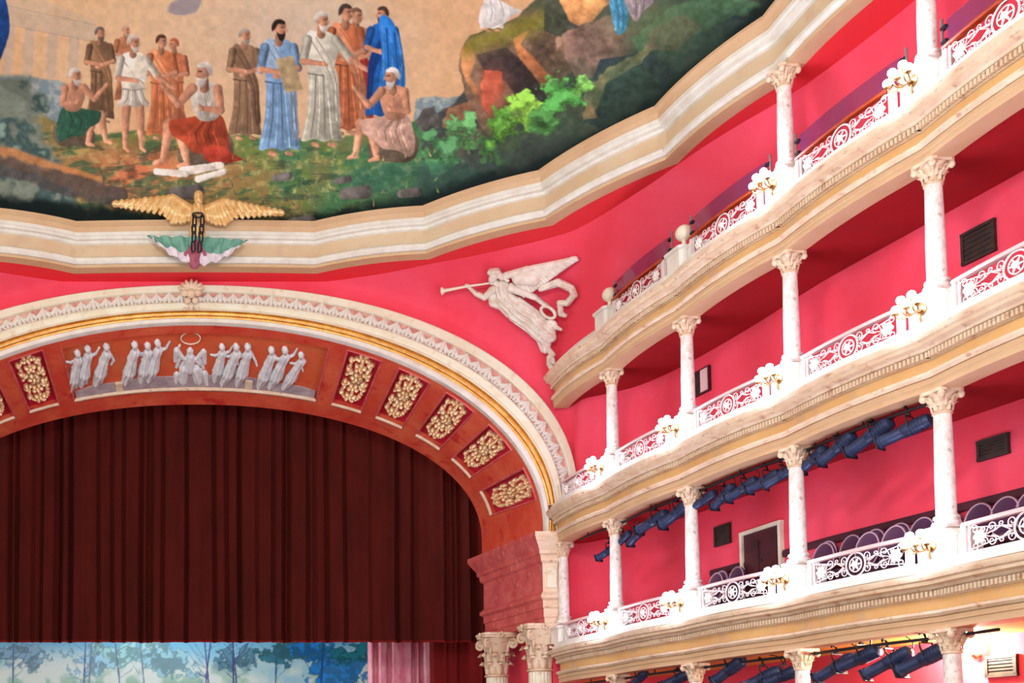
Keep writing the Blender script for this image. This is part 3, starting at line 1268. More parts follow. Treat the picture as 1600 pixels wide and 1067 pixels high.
# left dark hillside with bluish bushes
lm = sm(90 - PU + (PV - 210) * .3 + (N2 - .5) * 60, 0, 24) * sm(PV, 112, 128)
mixin(lm, C(112, 124, 112))
mixin(lm * sm(N2, .45, .6), C(64, 86, 84))
mixin(lm * sm(N2, .62, .75) * .8, C(132, 160, 150))
mixin(sm(-((PV - 248) - (PU - 20) * .32) ** 2 + 300 + (N2 - .5) * 500, 0, 200) * (PU < 160) * .8, C(190, 126, 76))
mixin(sm(-((PV - 275) - (PU - 60) * .28) ** 2 + 360 + (N2 - .5) * 700, 0, 240) * (PU < 200) * .8, C(70, 66, 68))
# rocks on the right
edge = np.interp(PV, [-400, -40, 0, 30, 56, 75, 110, 140, 165, 190, 400], [880, 880, 838, 800, 736, 724, 718, 722, 700, 660, 640])
rm = sm(PU - edge + (N2 - .5) * 14, 0, 6)


def poly(pts_, c, var=.3, edge=7, rough=1.0, tex=.7, soft=2.5):
    global colr
    xs, ys = [p[0] for p in pts_], [p[1] for p in pts_]
    sel = np.nonzero((PU > min(xs) - 8) & (PU < max(xs) + 8) & (PV > min(ys) - 8) & (PV < max(ys) + 8))[0]
    x = PU[sel] + (N2[sel] - .5) * edge * 1.6 + (N3[sel] - .5) * 3 * rough
    y = PV[sel] + (N1[sel] - .5) * edge + (N3[sel] - .5) * 4 * rough
    ins = np.zeros(len(sel), bool)
    dmin = np.full(len(sel), 1e9)
    for (ax, ay), (bx, by) in zip(pts_, pts_[1:] + pts_[:1]):
        cr_ = ((ay > y) != (by > y)) & (x < (bx - ax) * (y - ay) / (by - ay + 1e-9) + ax)
        ins ^= cr_
        t = np.clip(((x - ax) * (bx - ax) + (y - ay) * (by - ay)) / ((bx - ax) ** 2 + (by - ay) ** 2 + 1e-9), 0, 1)
        dmin = np.minimum(dmin, np.hypot(x - ax - t * (bx - ax), y - ay - t * (by - ay)))
    al = np.where(ins, np.clip(dmin / soft, 0, 1), 0)[:, None]
    cx_, cy_ = sum(xs) / len(xs), sum(ys) / len(ys)
    g_ = 1 + var * (-(x - cx_) / (max(xs) - min(xs)) * .7 - (y - cy_) / (max(ys) - min(ys)) * .8) + (N2[sel] - .5) * tex + (N3[sel] - .5) * .25
    colr[sel] = colr[sel] * (1 - al) + np.clip(np.array(c, float)[None] * g_[:, None], 0, 255) * al


mixin(rm, C(72, 72, 66))
mixin(rm * sm(N1, .4, .6) * .6, C(56, 66, 66))
mixin(rm * sm(fbm(PU, PV, 60, 3), .5, .62) * .6, C(104, 84, 66))
mixin(rm * sm(N2, .55, .7) * .5, C(60, 86, 64))
poly([(722, 75), (735, 58), (800, 36), (850, 10), (890, 60), (900, 110), (850, 160), (800, 190), (770, 230), (745, 190), (725, 150), (718, 110)], (104, 86, 70))
poly([(745, 85), (790, 72), (830, 105), (855, 155), (820, 175), (790, 130), (755, 110)], (56, 48, 48))
poly([(722, 75), (737, 62), (747, 95), (737, 120), (758, 152), (740, 148), (722, 115)], (166, 116, 78))
poly([(755, 108), (786, 112), (787, 140), (765, 182), (752, 165)], (172, 84, 64))
poly([(800, 62), (832, 42), (818, 70), (852, 110), (884, 138), (850, 142), (812, 95)], (164, 106, 70))
poly([(868, 60), (885, 48), (882, 72), (870, 80)], (150, 120, 100))
poly([(868, -6), (962, -6), (924, 35), (902, 42), (884, 30)], (206, 146, 94))
poly([(830, 40), (850, -6), (872, -6), (890, 32), (880, 60), (850, 50)], (70, 76, 62))
poly([(880, 50), (962, 18), (984, 80), (940, 122), (905, 127), (885, 95)], (118, 94, 84))
poly([(984, 60), (1050, 10), (1130, -12), (1196, 5), (1130, 52), (1060, 62), (1000, 92)], (78, 116, 86))
poly([(1018, 44), (1070, 22), (1100, 42), (1060, 82), (1008, 78)], (132, 98, 82))
poly([(1080, 60), (1150, 20), (1190, 30), (1150, 80), (1090, 95)], (44, 56, 64))
poly([(910, 165), (940, 92), (1030, 76), (1062, 112), (1010, 172), (950, 202), (915, 198)], (38, 46, 56))
poly([(910, 190), (914, 145), (950, 108), (1000, 78), (1024, 70), (1004, 100), (950, 132), (936, 164), (925, 182)], (136, 124, 88))
poly([(910, 190), (915, 150), (925, 160), (935, 185)], (196, 148, 100))
poly([(700, 288), (730, 225), (772, 215), (792, 272), (740, 304)], (62, 58, 60))
poly([(828, 222), (850, 188), (882, 176), (930, 196), (962, 206), (880, 246), (835, 252)], (88, 86, 74))
poly([(688, 200), (698, 168), (735, 156), (742, 190), (716, 206)], (138, 100, 76))
poly([(648, 192), (660, 170), (680, 165), (692, 196), (665, 216)], (84, 84, 82))
mixin(rm * np.exp(-((PV - 62 + (PU - 760) * .35) / 18) ** 2) * (PU < 850) * .85, C(126, 122, 50))
mixin(rm * sm(PU + PV * 1.2, 960, 1100) * sm(N1, .35, .6) * .7, C(52, 78, 62))
mixin(rm * np.exp(-((PU - 1010) / 70) ** 2 - ((PV - 30) / 40) ** 2) * .7, C(92, 110, 76))
mixin(rm * np.exp(-((PU - 770) / 22) ** 2 - ((PV - 145) / 34) ** 2) * .8, C(168, 88, 66))
# bushes
NB_ = fbm(PU, PV, 15, 11, 4)
for bx, by, br, bc in ((720, 210, 36, (86, 138, 86)), (690, 232, 36, (70, 118, 78)), (775, 222, 36, (64, 112, 62)), (790, 195, 38, (84, 136, 56)), (822, 172, 30, (116, 164, 66)), (850, 190, 24, (64, 112, 60)),
                       (880, 146, 32, (74, 138, 70)), (908, 132, 18, (102, 156, 78))):
    q_ = 1 - ((PU - bx) ** 2 + (PV - by) ** 2) / br ** 2 + (NB_ - .5) * 3.0 + (N3 - .5) * .8
    mixin(sm(q_, 0, .3), C(*bc))
    mixin(sm(q_, .1, .5) * sm(NB_ + (by - PV) / br * .15, .5, .62) * .8, C(*[min(255, v_ * 1.4) for v_ in bc]))
    mixin(sm(q_, .1, .5) * sm(.46 - NB_ + (PV - by) / br * .12, 0, .1) * .7, C(*[v_ * .5 for v_ in bc]))
mixin(sm(1 - ((PU - 840) / 80) ** 2 - ((PV - 235) / 30) ** 2 + (N2 - .5), 0, .5) * .8, C(58, 66, 62))
mixin(sm(1 - ((PU - 640) / 120) ** 2 - ((PV - 285) / 40) ** 2 + (N2 - .5), 0, .5) * .6, C(52, 96, 80))
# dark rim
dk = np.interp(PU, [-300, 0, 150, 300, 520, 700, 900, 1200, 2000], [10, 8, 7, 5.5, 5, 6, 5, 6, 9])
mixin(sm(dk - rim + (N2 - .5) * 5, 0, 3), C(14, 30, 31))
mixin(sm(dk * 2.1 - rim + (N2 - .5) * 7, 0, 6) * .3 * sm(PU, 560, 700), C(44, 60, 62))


def paint(caps, c, fold=.25, freq=.55, dark=None):
    global colr
    c = np.array(c, float)
    for q in caps:
        ax, ay, ra, bx, by, rb = q
        m_ = max(ra, rb) + 2
        sel = np.nonzero((PU > min(ax, bx) - m_) & (PU < max(ax, bx) + m_) & (PV > min(ay, by) - m_) & (PV < max(ay, by) + m_))[0]
        if not len(sel):
            continue
        x, y = PU[sel], PV[sel]
        dx, dy = bx - ax, by - ay
        L = math.hypot(dx, dy) + 1e-6
        t = np.clip(((x - ax) * dx + (y - ay) * dy) / L ** 2, 0, 1)
        px, py = x - ax - t * dx, y - ay - t * dy
        r = ra + (rb - ra) * t + (N3[sel] - .5) * 1.5
        d = np.hypot(px, py)
        s = px / np.maximum(r, .5)
        sh = 1.0 - .22 * s - .1 * (d / np.maximum(r, .5)) ** 2 + fold * .5 * np.sin(px * freq + t * 1.5 + 4 * N2[sel]) + (N3[sel] - .5) * .25
        al = np.clip((r - d) / 1.3, 0, 1)[:, None]
        colr[sel] = colr[sel] * (1 - al) + np.clip(c[None] * sh[:, None], 0, 255) * al


SKIN = (206, 150, 120)


def blob(pts_, c, var=.35, tex=.25):
    n_ = len(pts_)
    q_ = [pts_[-1]] + list(pts_) + list(pts_[:2])
    out = []
    for i in range(1, n_ + 1):
        p0, p1, p2, p3 = [np.array(v_, float) for v_ in (q_[i - 1], q_[i], q_[i + 1], q_[i + 2])]
        for k_ in range(4):
            t = k_ / 4
            v_ = .5 * (2 * p1 + (p2 - p0) * t + (2 * p0 - 5 * p1 + 4 * p2 - p3) * t * t + (3 * p1 - p0 - 3 * p2 + p3) * t ** 3)
            out.append((float(v_[0]), float(v_[1])))
    poly(out, c, var, 0, .15, tex, 1.4)


def tint(c, f):
    return tuple(min(255, v_ * f) for v_ in c)


def stroke(pts_, r, c):
    for (ax, ay), (bx, by) in zip(pts_[:-1], pts_[1:]):
        paint([(ax, ay, r, bx, by, r * .8)], c, 0)


def head(x, y, r, skin, hair, f=1, beard=True, bald=False):
    paint([(x - .1 * r * f, y + 1.0 * r, r * .55, x - .1 * r * f, y + 1.9 * r, r * .6)], tint(skin, .82), .05)
    paint([(x, y - .15 * r, r * .92, x + .12 * r * f, y + .45 * r, r * .74)], skin, .05)
    paint([(x + .75 * r * f, y + .05 * r, r * .2, x + .9 * r * f, y + .35 * r, r * .2)], tint(skin, 1.06), 0)
    paint([(x + .25 * r * f, y - .08 * r, r * .16, x + .6 * r * f, y - .08 * r, r * .14)], tint(skin, .5), 0)
    paint([(x + .35 * r * f, y + .58 * r, r * .1, x + .7 * r * f, y + .58 * r, r * .1)], tint(skin, .6), 0)
    if not bald:
        blob([(x - 1.02 * r * f, y + .5 * r), (x - 1.12 * r * f, y - .3 * r), (x - .7 * r * f, y - 1.05 * r), (x + .1 * r * f, y - 1.25 * r), (x + .8 * r * f, y - .8 * r), (x + .6 * r * f, y - .45 * r), (x - .2 * r * f, y - .45 * r), (x - .5 * r * f, y + .1 * r)], hair)
    if beard:
        blob([(x - .45 * r * f, y + .45 * r), (x + .1 * r * f, y + .75 * r), (x + .75 * r * f, y + .6 * r), (x + .75 * r * f, y + 1.2 * r), (x + .35 * r * f, y + 1.8 * r), (x - .2 * r * f, y + 1.4 * r)], hair)


def standing(x, y, h, robe, hair=(90, 70, 60), sash=None, skin=SKIN, tunic=False, reach=0, beard=True, f=1):
    P = lambda a_, b_: (x + a_ * h * f, y - b_ * h)
    dk_, lt_ = tint(robe, .66), tint(robe, 1.22)
    if tunic:
        for s_ in (-1, 1):
            ax, ay = P(s_ * .055, .4)
            bx, by = P(s_ * .065, .2)
            cx, cy = P(s_ * .07, .03)
            paint([(ax, ay, .045 * h, bx, by, .034 * h), (bx, by, .036 * h, cx, cy, .02 * h), (cx, cy, .022 * h, cx + .03 * h * f, cy + .03 * h, .017 * h)], skin, .1)
        hem = .37
    else:
        hem = .02
        for s_ in (-1, 1):
            cx, cy = P(s_ * .06, .005)
            paint([(cx, cy, .02 * h, cx + .035 * h * f, cy + .01 * h, .017 * h)], tint(skin, .85), .1)
    hw = .15 if not tunic else .135
    blob([P(-.04, .845), P(-.1, .81), P(-.128, .7), P(-.1, .55), P(-.108, (.5 + hem) / 2), P(-hw, hem + .04), P(-hw * .9, hem), P(-.05, hem + .018), P(.02, hem - .005), P(.08, hem + .015), P(hw, hem + .005), P(hw, hem + .08),
          P(.112, (.5 + hem) / 2), P(.1, .55), P(.128, .7), P(.1, .81), P(.04, .845)], robe)
    for k in range(6):
        q = -.085 + k * .034
        stroke([P(q * .8, .52), P(q * 1.05 + .006, (.52 + hem) / 2), P(q * 1.55, hem + .03)], .0085 * h, dk_ if k % 2 else lt_)
    for k in range(3):
        stroke([P(-.09 + k * .02, .78 - k * .03), P(-.01 + k * .02, .66 - k * .02), P(.09, .6 - k * .03)], .007 * h, dk_ if k % 2 else lt_)
    stroke([P(-.1, .53), P(0, .515), P(.1, .53)], .009 * h, dk_)
    if sash:
        blob([P(-.11, .82), P(-.05, .845), P(.05, .66), P(.125, .52), P(.14, .3), P(.15, .14), P(.1, .12), P(.07, .4), P(-.02, .58), P(-.12, .7)], sash)
        for k in range(3):
            stroke([P(-.09 + k * .025, .8), P(.02 + k * .025, .62), P(.09 + k * .012, .45), P(.1 + k * .015, .18)], .006 * h, tint(sash, .68 if k % 2 == 0 else 1.2))
    # arms
    e1, e2 = P(-.135, .62), P(.14 + reach * .6, .63)
    s1, s2 = P(-.105, .78), P(.105, .78)
    h1 = P(.02, .6)
    h2 = P(-.03, .57) if not reach else P(.16 + reach * 1.5, .54)
    paint([(s1[0], s1[1], .04 * h, e1[0], e1[1], .034 * h), (s2[0], s2[1], .04 * h, e2[0], e2[1], .034 * h)], tint(robe, .93), .2)
    paint([(e1[0], e1[1], .027 * h, h1[0], h1[1], .019 * h), (e2[0], e2[1], .027 * h, h2[0], h2[1], .019 * h)], skin, .1)
    paint([(h1[0], h1[1], .02 * h, h1[0] + .02 * h, h1[1] + .01 * h, .014 * h), (h2[0], h2[1], .02 * h, h2[0] + .02 * h * f, h2[1] + .012 * h, .014 * h)], tint(skin, 1.05), .05)
    cx, cy = P(.005, .925)
    head(cx, cy, .056 * h, skin, hair, f, beard)


def seated(x, y, h, robe, f=1, hair=(220, 214, 206), bare=False, top=None):
    P = lambda a_, b_: (x + a_ * h * f, y - b_ * h)
    blob([P(-.3, .12), P(-.26, .3), P(.0, .38), P(.2, .3), P(.26, .05), P(.1, -.02), P(-.2, -.02)], (96, 84, 70))
    # legs
    k1, k2 = P(.34, .4), P(.24, .36)
    a1, a2 = P(.4, .05), P(.16, .02)
    for kx, ax in ((k2, a2), (k1, a1)):
        paint([(P(-.02, .36)[0], P(-.02, .36)[1], .09 * h, kx[0], kx[1], .065 * h), (kx[0], kx[1], .06 * h, ax[0], ax[1], .035 * h), (ax[0], ax[1], .035 * h, ax[0] + .08 * h * f, ax[1] + .03 * h, .024 * h)], SKIN, .1)
    blob([P(-.17, .5), P(-.24, .34), P(-.26, .14), P(-.2, .03), P(-.06, .1), P(.1, .12), P(.2, .22), P(.32, .3), P(.34, .44), P(.18, .47), P(.0, .5)], robe)
    for k in range(5):
        stroke([P(-.12 + k * .03, .46), P(-.1 + k * .06, .32), P(-.18 + k * .08, .12 + .03 * k)], .011 * h, tint(robe, .64 if k % 2 else 1.25))
    tc_ = SKIN if bare else (top or robe)
    blob([P(-.06, .83), P(-.15, .78), P(-.18, .64), P(-.14, .46), P(.04, .44), P(.12, .6), P(.13, .76), P(.05, .83)], tc_)
    stroke([P(-.02, .78), P(-.02, .6), P(-.04, .5)], .01 * h, tint(tc_, .82))
    if not bare:
        for k in range(3):
            stroke([P(-.12 + k * .06, .76), P(-.06 + k * .04, .6), P(-.08 + k * .04, .48)], .009 * h, tint(tc_, .75 if k % 2 else 1.15))
    s1, e1, h1 = P(.11, .76), P(.25, .6), P(.4, .78)
    s2, e2, h2 = P(-.14, .75), P(-.17, .54), P(.02, .56)
    for s_, e_, g_ in ((s1, e1, h1), (s2, e2, h2)):
        paint([(s_[0], s_[1], .055 * h, e_[0], e_[1], .042 * h), (e_[0], e_[1], .042 * h, g_[0], g_[1], .028 * h), (g_[0], g_[1], .032 * h, g_[0] + .02 * h * f, g_[1] - .03 * h, .02 * h)], SKIN, .1)
    cx, cy = P(.0, .92)
    head(cx, cy, .085 * h, SKIN, hair, f)


standing(196, 160, 122, (176, 116, 84), (206, 170, 146))
standing(156, 190, 150, (126, 98, 74), (120, 106, 96), (152, 116, 84))
standing(272, 208, 150, (190, 116, 82), (170, 96, 66), None, beard=False, f=-1)
standing(252, 216, 164, (198, 120, 80), (86, 56, 44), (216, 142, 100), beard=False)
standing(382, 216, 174, (146, 118, 92), (160, 150, 138), (122, 96, 76))
standing(556, 206, 196, (190, 120, 84), (120, 92, 76), (186, 60, 48), beard=False)
standing(540, 208, 204, (190, 112, 76), (70, 56, 48), (214, 142, 104), beard=False)
standing(208, 236, 184, (222, 216, 200), (212, 204, 190), None, tunic=True, reach=.12)
standing(436, 240, 212, (126, 164, 204), (44, 34, 32), (150, 176, 204))
poly([(430, 92), (458, 86), (474, 140), (446, 146)], (188, 168, 128), .1, 0, .2, .2, 1.2)
standing(502, 226, 210, (196, 196, 180), (216, 212, 202), (210, 208, 192), reach=.14)
standing(598, 186, 178, (34, 96, 176), (74, 54, 46), (24, 66, 138), f=-1)
blob([(592, 28), (612, 30), (628, 70), (634, 130), (626, 168), (604, 176), (590, 150), (596, 90)], (44, 118, 200))
for k in range(5):
    stroke([(598 + k * 6, 40 + k * 4), (600 + k * 7, 100), (598 + k * 6, 165)], 1.6, (24, 70, 150) if k % 2 else (90, 156, 220))
seated(118, 226, 118, (50, 92, 74), 1, bare=True)
seated(318, 258, 158, (160, 70, 46), -1, top=(206, 200, 188))
blob([(318, 232), (340, 226), (372, 244), (380, 250), (350, 256), (322, 252)], (150, 56, 42))
seated(612, 250, 142, (186, 152, 136), -1, bare=True)
standing(768, 48, 124, (228, 226, 220), (90, 70, 60), None, beard=False)
blob([(752, 10), (770, -4), (800, 10), (816, 18), (800, 26), (784, 40), (762, 42), (748, 36)], (226, 224, 220))
for k in range(5):
    stroke([(758 + k * 8, 2), (760 + k * 9, 20), (756 + k * 10, 36 - k * 3)], 1.5, (180, 184, 190) if k % 2 else (244, 244, 240))
blob([(950, -20), (970, -16), (982, 20), (978, 48), (964, 54), (956, 30)], (70, 136, 166))
blob([(972, -20), (1010, -20), (1022, 2), (1006, 18), (996, 34), (984, 24)], (132, 122, 126))
for k in range(4):
    stroke([(955 + k * 5, -10), (962 + k * 4, 20), (962 + k * 4, 46)], 1.5, (40, 96, 126) if k % 2 else (110, 170, 196))
    stroke([(982 + k * 8, -14), (988 + k * 6, 8), (990 + k * 4, 26)], 1.5, (92, 84, 90) if k % 2 else (164, 154, 156))
blob([(-20, -20), (6, -10), (16, 40), (8, 76), (-4, 100), (-20, 90)], (30, 72, 140))
paint([(285, 268, 8, 345, 258, 6), (310, 280, 6, 350, 268, 5), (245, 268, 6, 290, 272, 6)], (214, 208, 198), .1)
for k in range(90):           # grasses and small stones
    gx_, gy_ = random.uniform(330, 700), random.uniform(235, 330)
    paint([(gx_, gy_, 1.6, gx_ + random.uniform(-5, 5), gy_ - random.uniform(5, 12), .6)], random.choice([(56, 104, 70), (110, 140, 80), (40, 76, 62), (150, 150, 100)]), .1)
for gx_, gy_, r_ in ((555, 300, 16), (535, 280, 9), (470, 345, 14), (290, 300, 18), (440, 275, 10), (640, 300, 12)):
    paint([(gx_ - r_, gy_ + 3, r_ * .6, gx_ + r_, gy_, r_ * .7)], (96, 92, 90), .3, .3)
land = np.clip(np.maximum(gmask, rm), 0, 1) * sm(rim, 4, 8)
colr *= ((.93 + .14 * N3) * (1 + .16 * land))[:, None]
colr += (N3[:, None] - .45) * 22 * land[:, None]
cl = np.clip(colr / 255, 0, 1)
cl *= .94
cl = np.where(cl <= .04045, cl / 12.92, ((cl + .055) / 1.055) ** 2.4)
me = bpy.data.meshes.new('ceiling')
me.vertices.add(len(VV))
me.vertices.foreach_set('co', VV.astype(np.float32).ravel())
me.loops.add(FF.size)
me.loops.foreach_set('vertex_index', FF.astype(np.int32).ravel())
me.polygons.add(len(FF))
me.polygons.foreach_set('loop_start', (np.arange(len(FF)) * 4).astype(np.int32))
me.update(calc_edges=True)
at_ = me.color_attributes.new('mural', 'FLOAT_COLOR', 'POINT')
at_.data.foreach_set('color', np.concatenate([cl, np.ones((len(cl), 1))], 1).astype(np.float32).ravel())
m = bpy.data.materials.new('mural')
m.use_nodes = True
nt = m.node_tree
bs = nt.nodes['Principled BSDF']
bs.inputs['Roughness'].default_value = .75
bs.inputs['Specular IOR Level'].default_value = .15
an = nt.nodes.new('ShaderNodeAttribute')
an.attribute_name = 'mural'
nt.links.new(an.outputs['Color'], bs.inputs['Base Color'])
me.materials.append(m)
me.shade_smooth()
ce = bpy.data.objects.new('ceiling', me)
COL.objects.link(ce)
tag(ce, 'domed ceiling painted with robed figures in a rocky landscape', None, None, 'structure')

# ------------------------------------------------------------------ painted forest backdrop of the stage
YB = 36.5
gx2, gz2 = np.meshgrid(np.linspace(-10.6, 7.4, 720), np.concatenate([np.linspace(.4, 7.6, 12)[:-1], np.linspace(7.6, 11.4, 150)]), indexing='ij')
BV = np.stack([gx2, np.full_like(gx2, YB), gz2], -1)
nb = BV.shape[:2]
BV = BV.reshape(-1, 3)
PU, PV = project(BV)
N1, N2, N3 = fbm(PU, PV, 90, 2), fbm(PU, PV, 26, 6), fbm(PU, PV, 8, 10, 3)
colr = np.zeros((len(BV), 3))
colr[:] = C(150, 192, 206)
mixin(sm(PV, 1000, 1050), C(196, 214, 208))
mixin(sm(1030 - PV, 0, 40) * .8, C(72, 146, 190))
mixin(sm(N1, .45, .62) * .6, C(104, 172, 200))
mixin(sm(PV, 1030, 1075) * sm(N2, .42, .6) * .8, C(120, 170, 150))
mixin(sm(N2, .55, .66) * sm(N1, .4, .6) * .7, C(96, 128, 132))
for bx, by, rx, ry, c_ in ((30, 1030, 60, 22, (92, 120, 136)), (190, 1022, 70, 20, (112, 150, 150)), (270, 1035, 50, 24, (104, 140, 150)), (370, 1025, 36, 20, (60, 96, 110)), (460, 1022, 60, 22, (36, 84, 96)),
                           (540, 1035, 80, 40, (26, 92, 150)), (560, 1018, 50, 18, (24, 84, 92)), (130, 1040, 40, 20, (110, 146, 160))):
    q_ = 1 - ((PU - bx) / rx) ** 2 - ((PV - by) / ry) ** 2 + (N2 - .5) * 3 + (N3 - .5) * 2.4
    mixin(sm(q_, .1, .5) * .85, C(*c_))
    mixin(sm(q_, .3, .7) * sm(N3, .5, .62) * .6, C(*[min(255, v_ * 1.55) for v_ in c_]))
for tx, c_ in ((20, (86, 116, 150)), (130, (84, 110, 150)), (137, (110, 130, 160)), (190, (90, 120, 150)), (228, (110, 136, 160)), (318, (70, 84, 130)), (328, (80, 90, 130)), (365, (60, 70, 120)), (372, (70, 78, 126)), (430, (50, 90, 120)), (500, (30, 70, 120))):
    lean_ = random.uniform(-12, 12)
    stroke([(tx, 1110), (tx + lean_ * .4, 1055), (tx + lean_, 1000), (tx + lean_ * 1.4, 960)], 2.0, c_)
    for q in range(4):
        yb_ = 1060 - q * 14
        sg_ = random.choice((-1, 1))
        stroke([(tx + lean_ * (1110 - yb_) / 110, yb_), (tx + sg_ * 14, yb_ - 12), (tx + sg_ * 24, yb_ - 28)], 1.0, c_)
cl = np.clip(colr / 255, 0, 1)
cl = np.where(cl <= .04045, cl / 12.92, ((cl + .055) / 1.055) ** 2.4)
bm_ = MB()
bm_.v = [tuple(p) for p in BV]
bm_.f = [tuple(int(i) for i in q) for q in gridfaces(nb[0], nb[1], 0)]
mp2 = bpy.data.materials.new('backdrop_paint')
mp2.use_nodes = True
bs2 = mp2.node_tree.nodes['Principled BSDF']
bs2.inputs['Roughness'].default_value = .8
bs2.inputs['Specular IOR Level'].default_value = .1
an2 = mp2.node_tree.nodes.new('ShaderNodeAttribute')
an2.attribute_name = 'scene_paint'
mp2.node_tree.links.new(an2.outputs['Color'], bs2.inputs['Base Color'])
bd = thing('painted_backdrop', 'pale blue and green painted forest backdrop at the back of the stage', 'backdrop', (0, YB, 0))
cv = obj('canvas', bm_, mp2, bd, 180)
at2 = cv.data.color_attributes.new('scene_paint', 'FLOAT_COLOR', 'POINT')
at2.data.foreach_set('color', np.concatenate([cl, np.ones((len(cl), 1))], 1).astype(np.float32).ravel())
mb = MB()
mb.box((-1.6, YB + .06, 11.4), (9.1, .05, .05))
obj('batten', mb, 'lamp_black', bd)

# ------------------------------------------------------------------ gilded eagle, chain, cloth on the cornice
YE = 26.62


def emap(u, v, h):
    p = atY(u, v, YE)
    return Vector((p.x, p.y - h * .0145, p.z))


def wing(sx, tip, rt, top):
    caps = []
    (tx, ty), (rx, ry), (mx_, my_) = tip, rt, top
    caps.append((rx, ry, 7, mx_, my_, 6))
    caps.append((mx_, my_, 5, tx, ty, 2.2))
    n = 17
    for k in range(n):
        q = k / (n - 1)
        # start along the leading edge
        if q < .4:
            a = q / .4
            bx, by = rx + (mx_ - rx) * a, ry + (my_ - ry) * a
        else:
            a = (q - .4) / .6
            bx, by = mx_ + (tx - mx_) * a, my_ + (ty - my_) * a
        ln = (34 * (1 - q) ** .6 + 6) * min(1, .42 + q * 2.4)
        an_ = math.radians(78 - 60 * q)
        ex, ey = bx + sx * ln * math.cos(an_) * .75, by + ln * math.sin(an_)
        caps.append((bx, by, 5.5, ex, ey, 4.0 - 1.6 * q, 0, 0, .9 * (k % 2)))
        caps.append((bx, by + 1, 4, bx + (ex - bx) * .55, by + (ey - by) * .6, 4.2, 0, 0, 2.0))
    return caps


eg = thing('gilded_eagle', 'gilded spread-winged eagle perched on the ceiling cornice above the stage', 'sculpture', tuple(atY(309, 385, YE)))
relief_obj('wing', wing(-1, (181, 318), (298, 327), (270, 309)), 1.0, emap, 'gilt_pale', eg, back=.5)
relief_obj('wing', wing(1, (438, 332), (322, 327), (350, 315)), 1.0, emap, 'gilt_pale', eg, back=.5)
relief_obj('body', [(309, 330, 12, 308, 352, 10, .08, 1.4), (308, 352, 9.5, 307, 368, 5), (303, 352, 6, 300, 372, 4), (314, 352, 6, 316, 372, 4),
                    (300, 372, 4, 299, 381, 2.6), (316, 372, 4, 317, 381, 2.6), (296, 381, 2.2, 303, 383, 2.2), (313, 383, 2.2, 320, 381, 2.2)], 1.0, emap, 'gilt_pale', eg, k=1.35, back=.8)
relief_obj('head', [(310, 312, 7.5, 310, 320, 6.5, 0, 0, 9), (310, 320, 5, 309.5, 330, 2, 0, 0, 9)], .8, emap, 'gilt_pale', eg, k=1.4, back=.5)
chn = thing('chain', 'dark iron chain hanging from the beak of the gilded eagle', 'chain', tuple(atY(309, 335, YE - .32)))


def link(cu, cv, w_, h_, rot, y):
    mb = MB()
    pts_ = []
    for k in range(20):
        t = 2 * PI * k / 20
        x = w_ * math.copysign(abs(math.cos(t)) ** .6, math.cos(t))
        z = h_ * math.copysign(abs(math.sin(t)) ** .6, math.sin(t))
        c = math.cos(rot)
        s_ = math.sin(rot)
        p = atY(cu + x * c - z * s_, cv + x * s_ + z * c, y)
        pts_.append(p)
    mb.tube(pts_, .022, 6, True)
    return mb


for cu, cv, w_, h_, rt_, dy in ((309, 336, 8, 3.5, 0, -.30), (304, 345, 2.6, 9, .03, -.34), (316, 345, 2.6, 9, .02, -.34), (303, 358, 2.8, 7, 0, -.32), (315, 358, 2.8, 7, .05, -.32),
                                (303, 370, 2.6, 8, .05, -.36), (314, 370, 2.6, 8, -.05, -.36), (302, 385, 2.8, 8, 0, -.38), (312, 386, 2.8, 8, .05, -.38)):
    obj('link', link(cu, cv, w_, h_, rt_, YE + dy), 'chain_iron', chn, 180)
dr = thing('draped_cloth', 'green, white and red cloth draped over the cornice beneath the eagle', 'cloth', tuple(atY(309, 400, 26.7)))


def fan(f0, f1, name, m, dz=0.0):
    mb = MB()
    P = []
    for i in range(65):
        q = i / 64
        a = abs(2 * q - 1)
        dep = 42 * max(1 - a ** 1.6, 0) ** .75 + 1.5 + 1.2 * math.sin(q * 47)
        row = []
        for j in range(7):
            r = f0 + (f1 - f0) * j / 6
            if 0 < f0:
                r += .07 * math.sin(q * 19) * (1 - j / 6)
            elif f1 < 1:
                r += .07 * math.sin(q * 19) * (j / 6)
            u = 309 + 79 * (2 * q - 1) * (1 - .12 * r)
            v = 372 + 7 * q + dep * r
            fold_ = .045 * math.sin(q * 44 + r * 4 * (1 if q > .5 else -1)) + .02 * math.sin(q * 97)
            p = atY(u, v, 26.72 - dz)
            row.append(Vector((p.x, p.y - .12 - .08 * (1 - a) - fold_, p.z)))
        P.append(row)
    mb.grid(P)
    mb.grid([[p + Vector((0, .03, 0)) for p in r] for r in P])
    return obj(name, mb, m, dr, 180)


fan(0, .66, 'green_cloth', 'flag_green')
fan(.64, 1.0, 'white_cloth', 'flag_white', .015)
relief_obj('red_cloth', [(307, 378, 4, 304, 398, 10, .15, 1.2), (304, 398, 7, 304, 412, 8.5, .12, 1.0), (300, 388, 4, 290, 397, 3), (312, 388, 4, 320, 397, 3)], 1.0,
           lambda u, v, h: atY(u, v, 26.5) + Vector((0, -h * .012, 0)), 'flag_red', dr, back=.4)

# ------------------------------------------------------------------ winged trumpet figure on the pendentive
pc0 = Vector((8.0, 26.75, 17.3))
i_ = int(np.argmin([abs(b[0] - 8.35) for b in Bs[:9 * 6]]))
bb, tt2 = Bs[i_], Ts[i_]


def pend(idx, h):
    b, t = Bs[idx], Ts[idx]
    e = h ** 1.6
    return Vector((b[0] + (t[0] - b[0]) * e, b[1] + (t[1] - b[1]) * e, b[2] + (C3 + .03 - b[2]) * h))


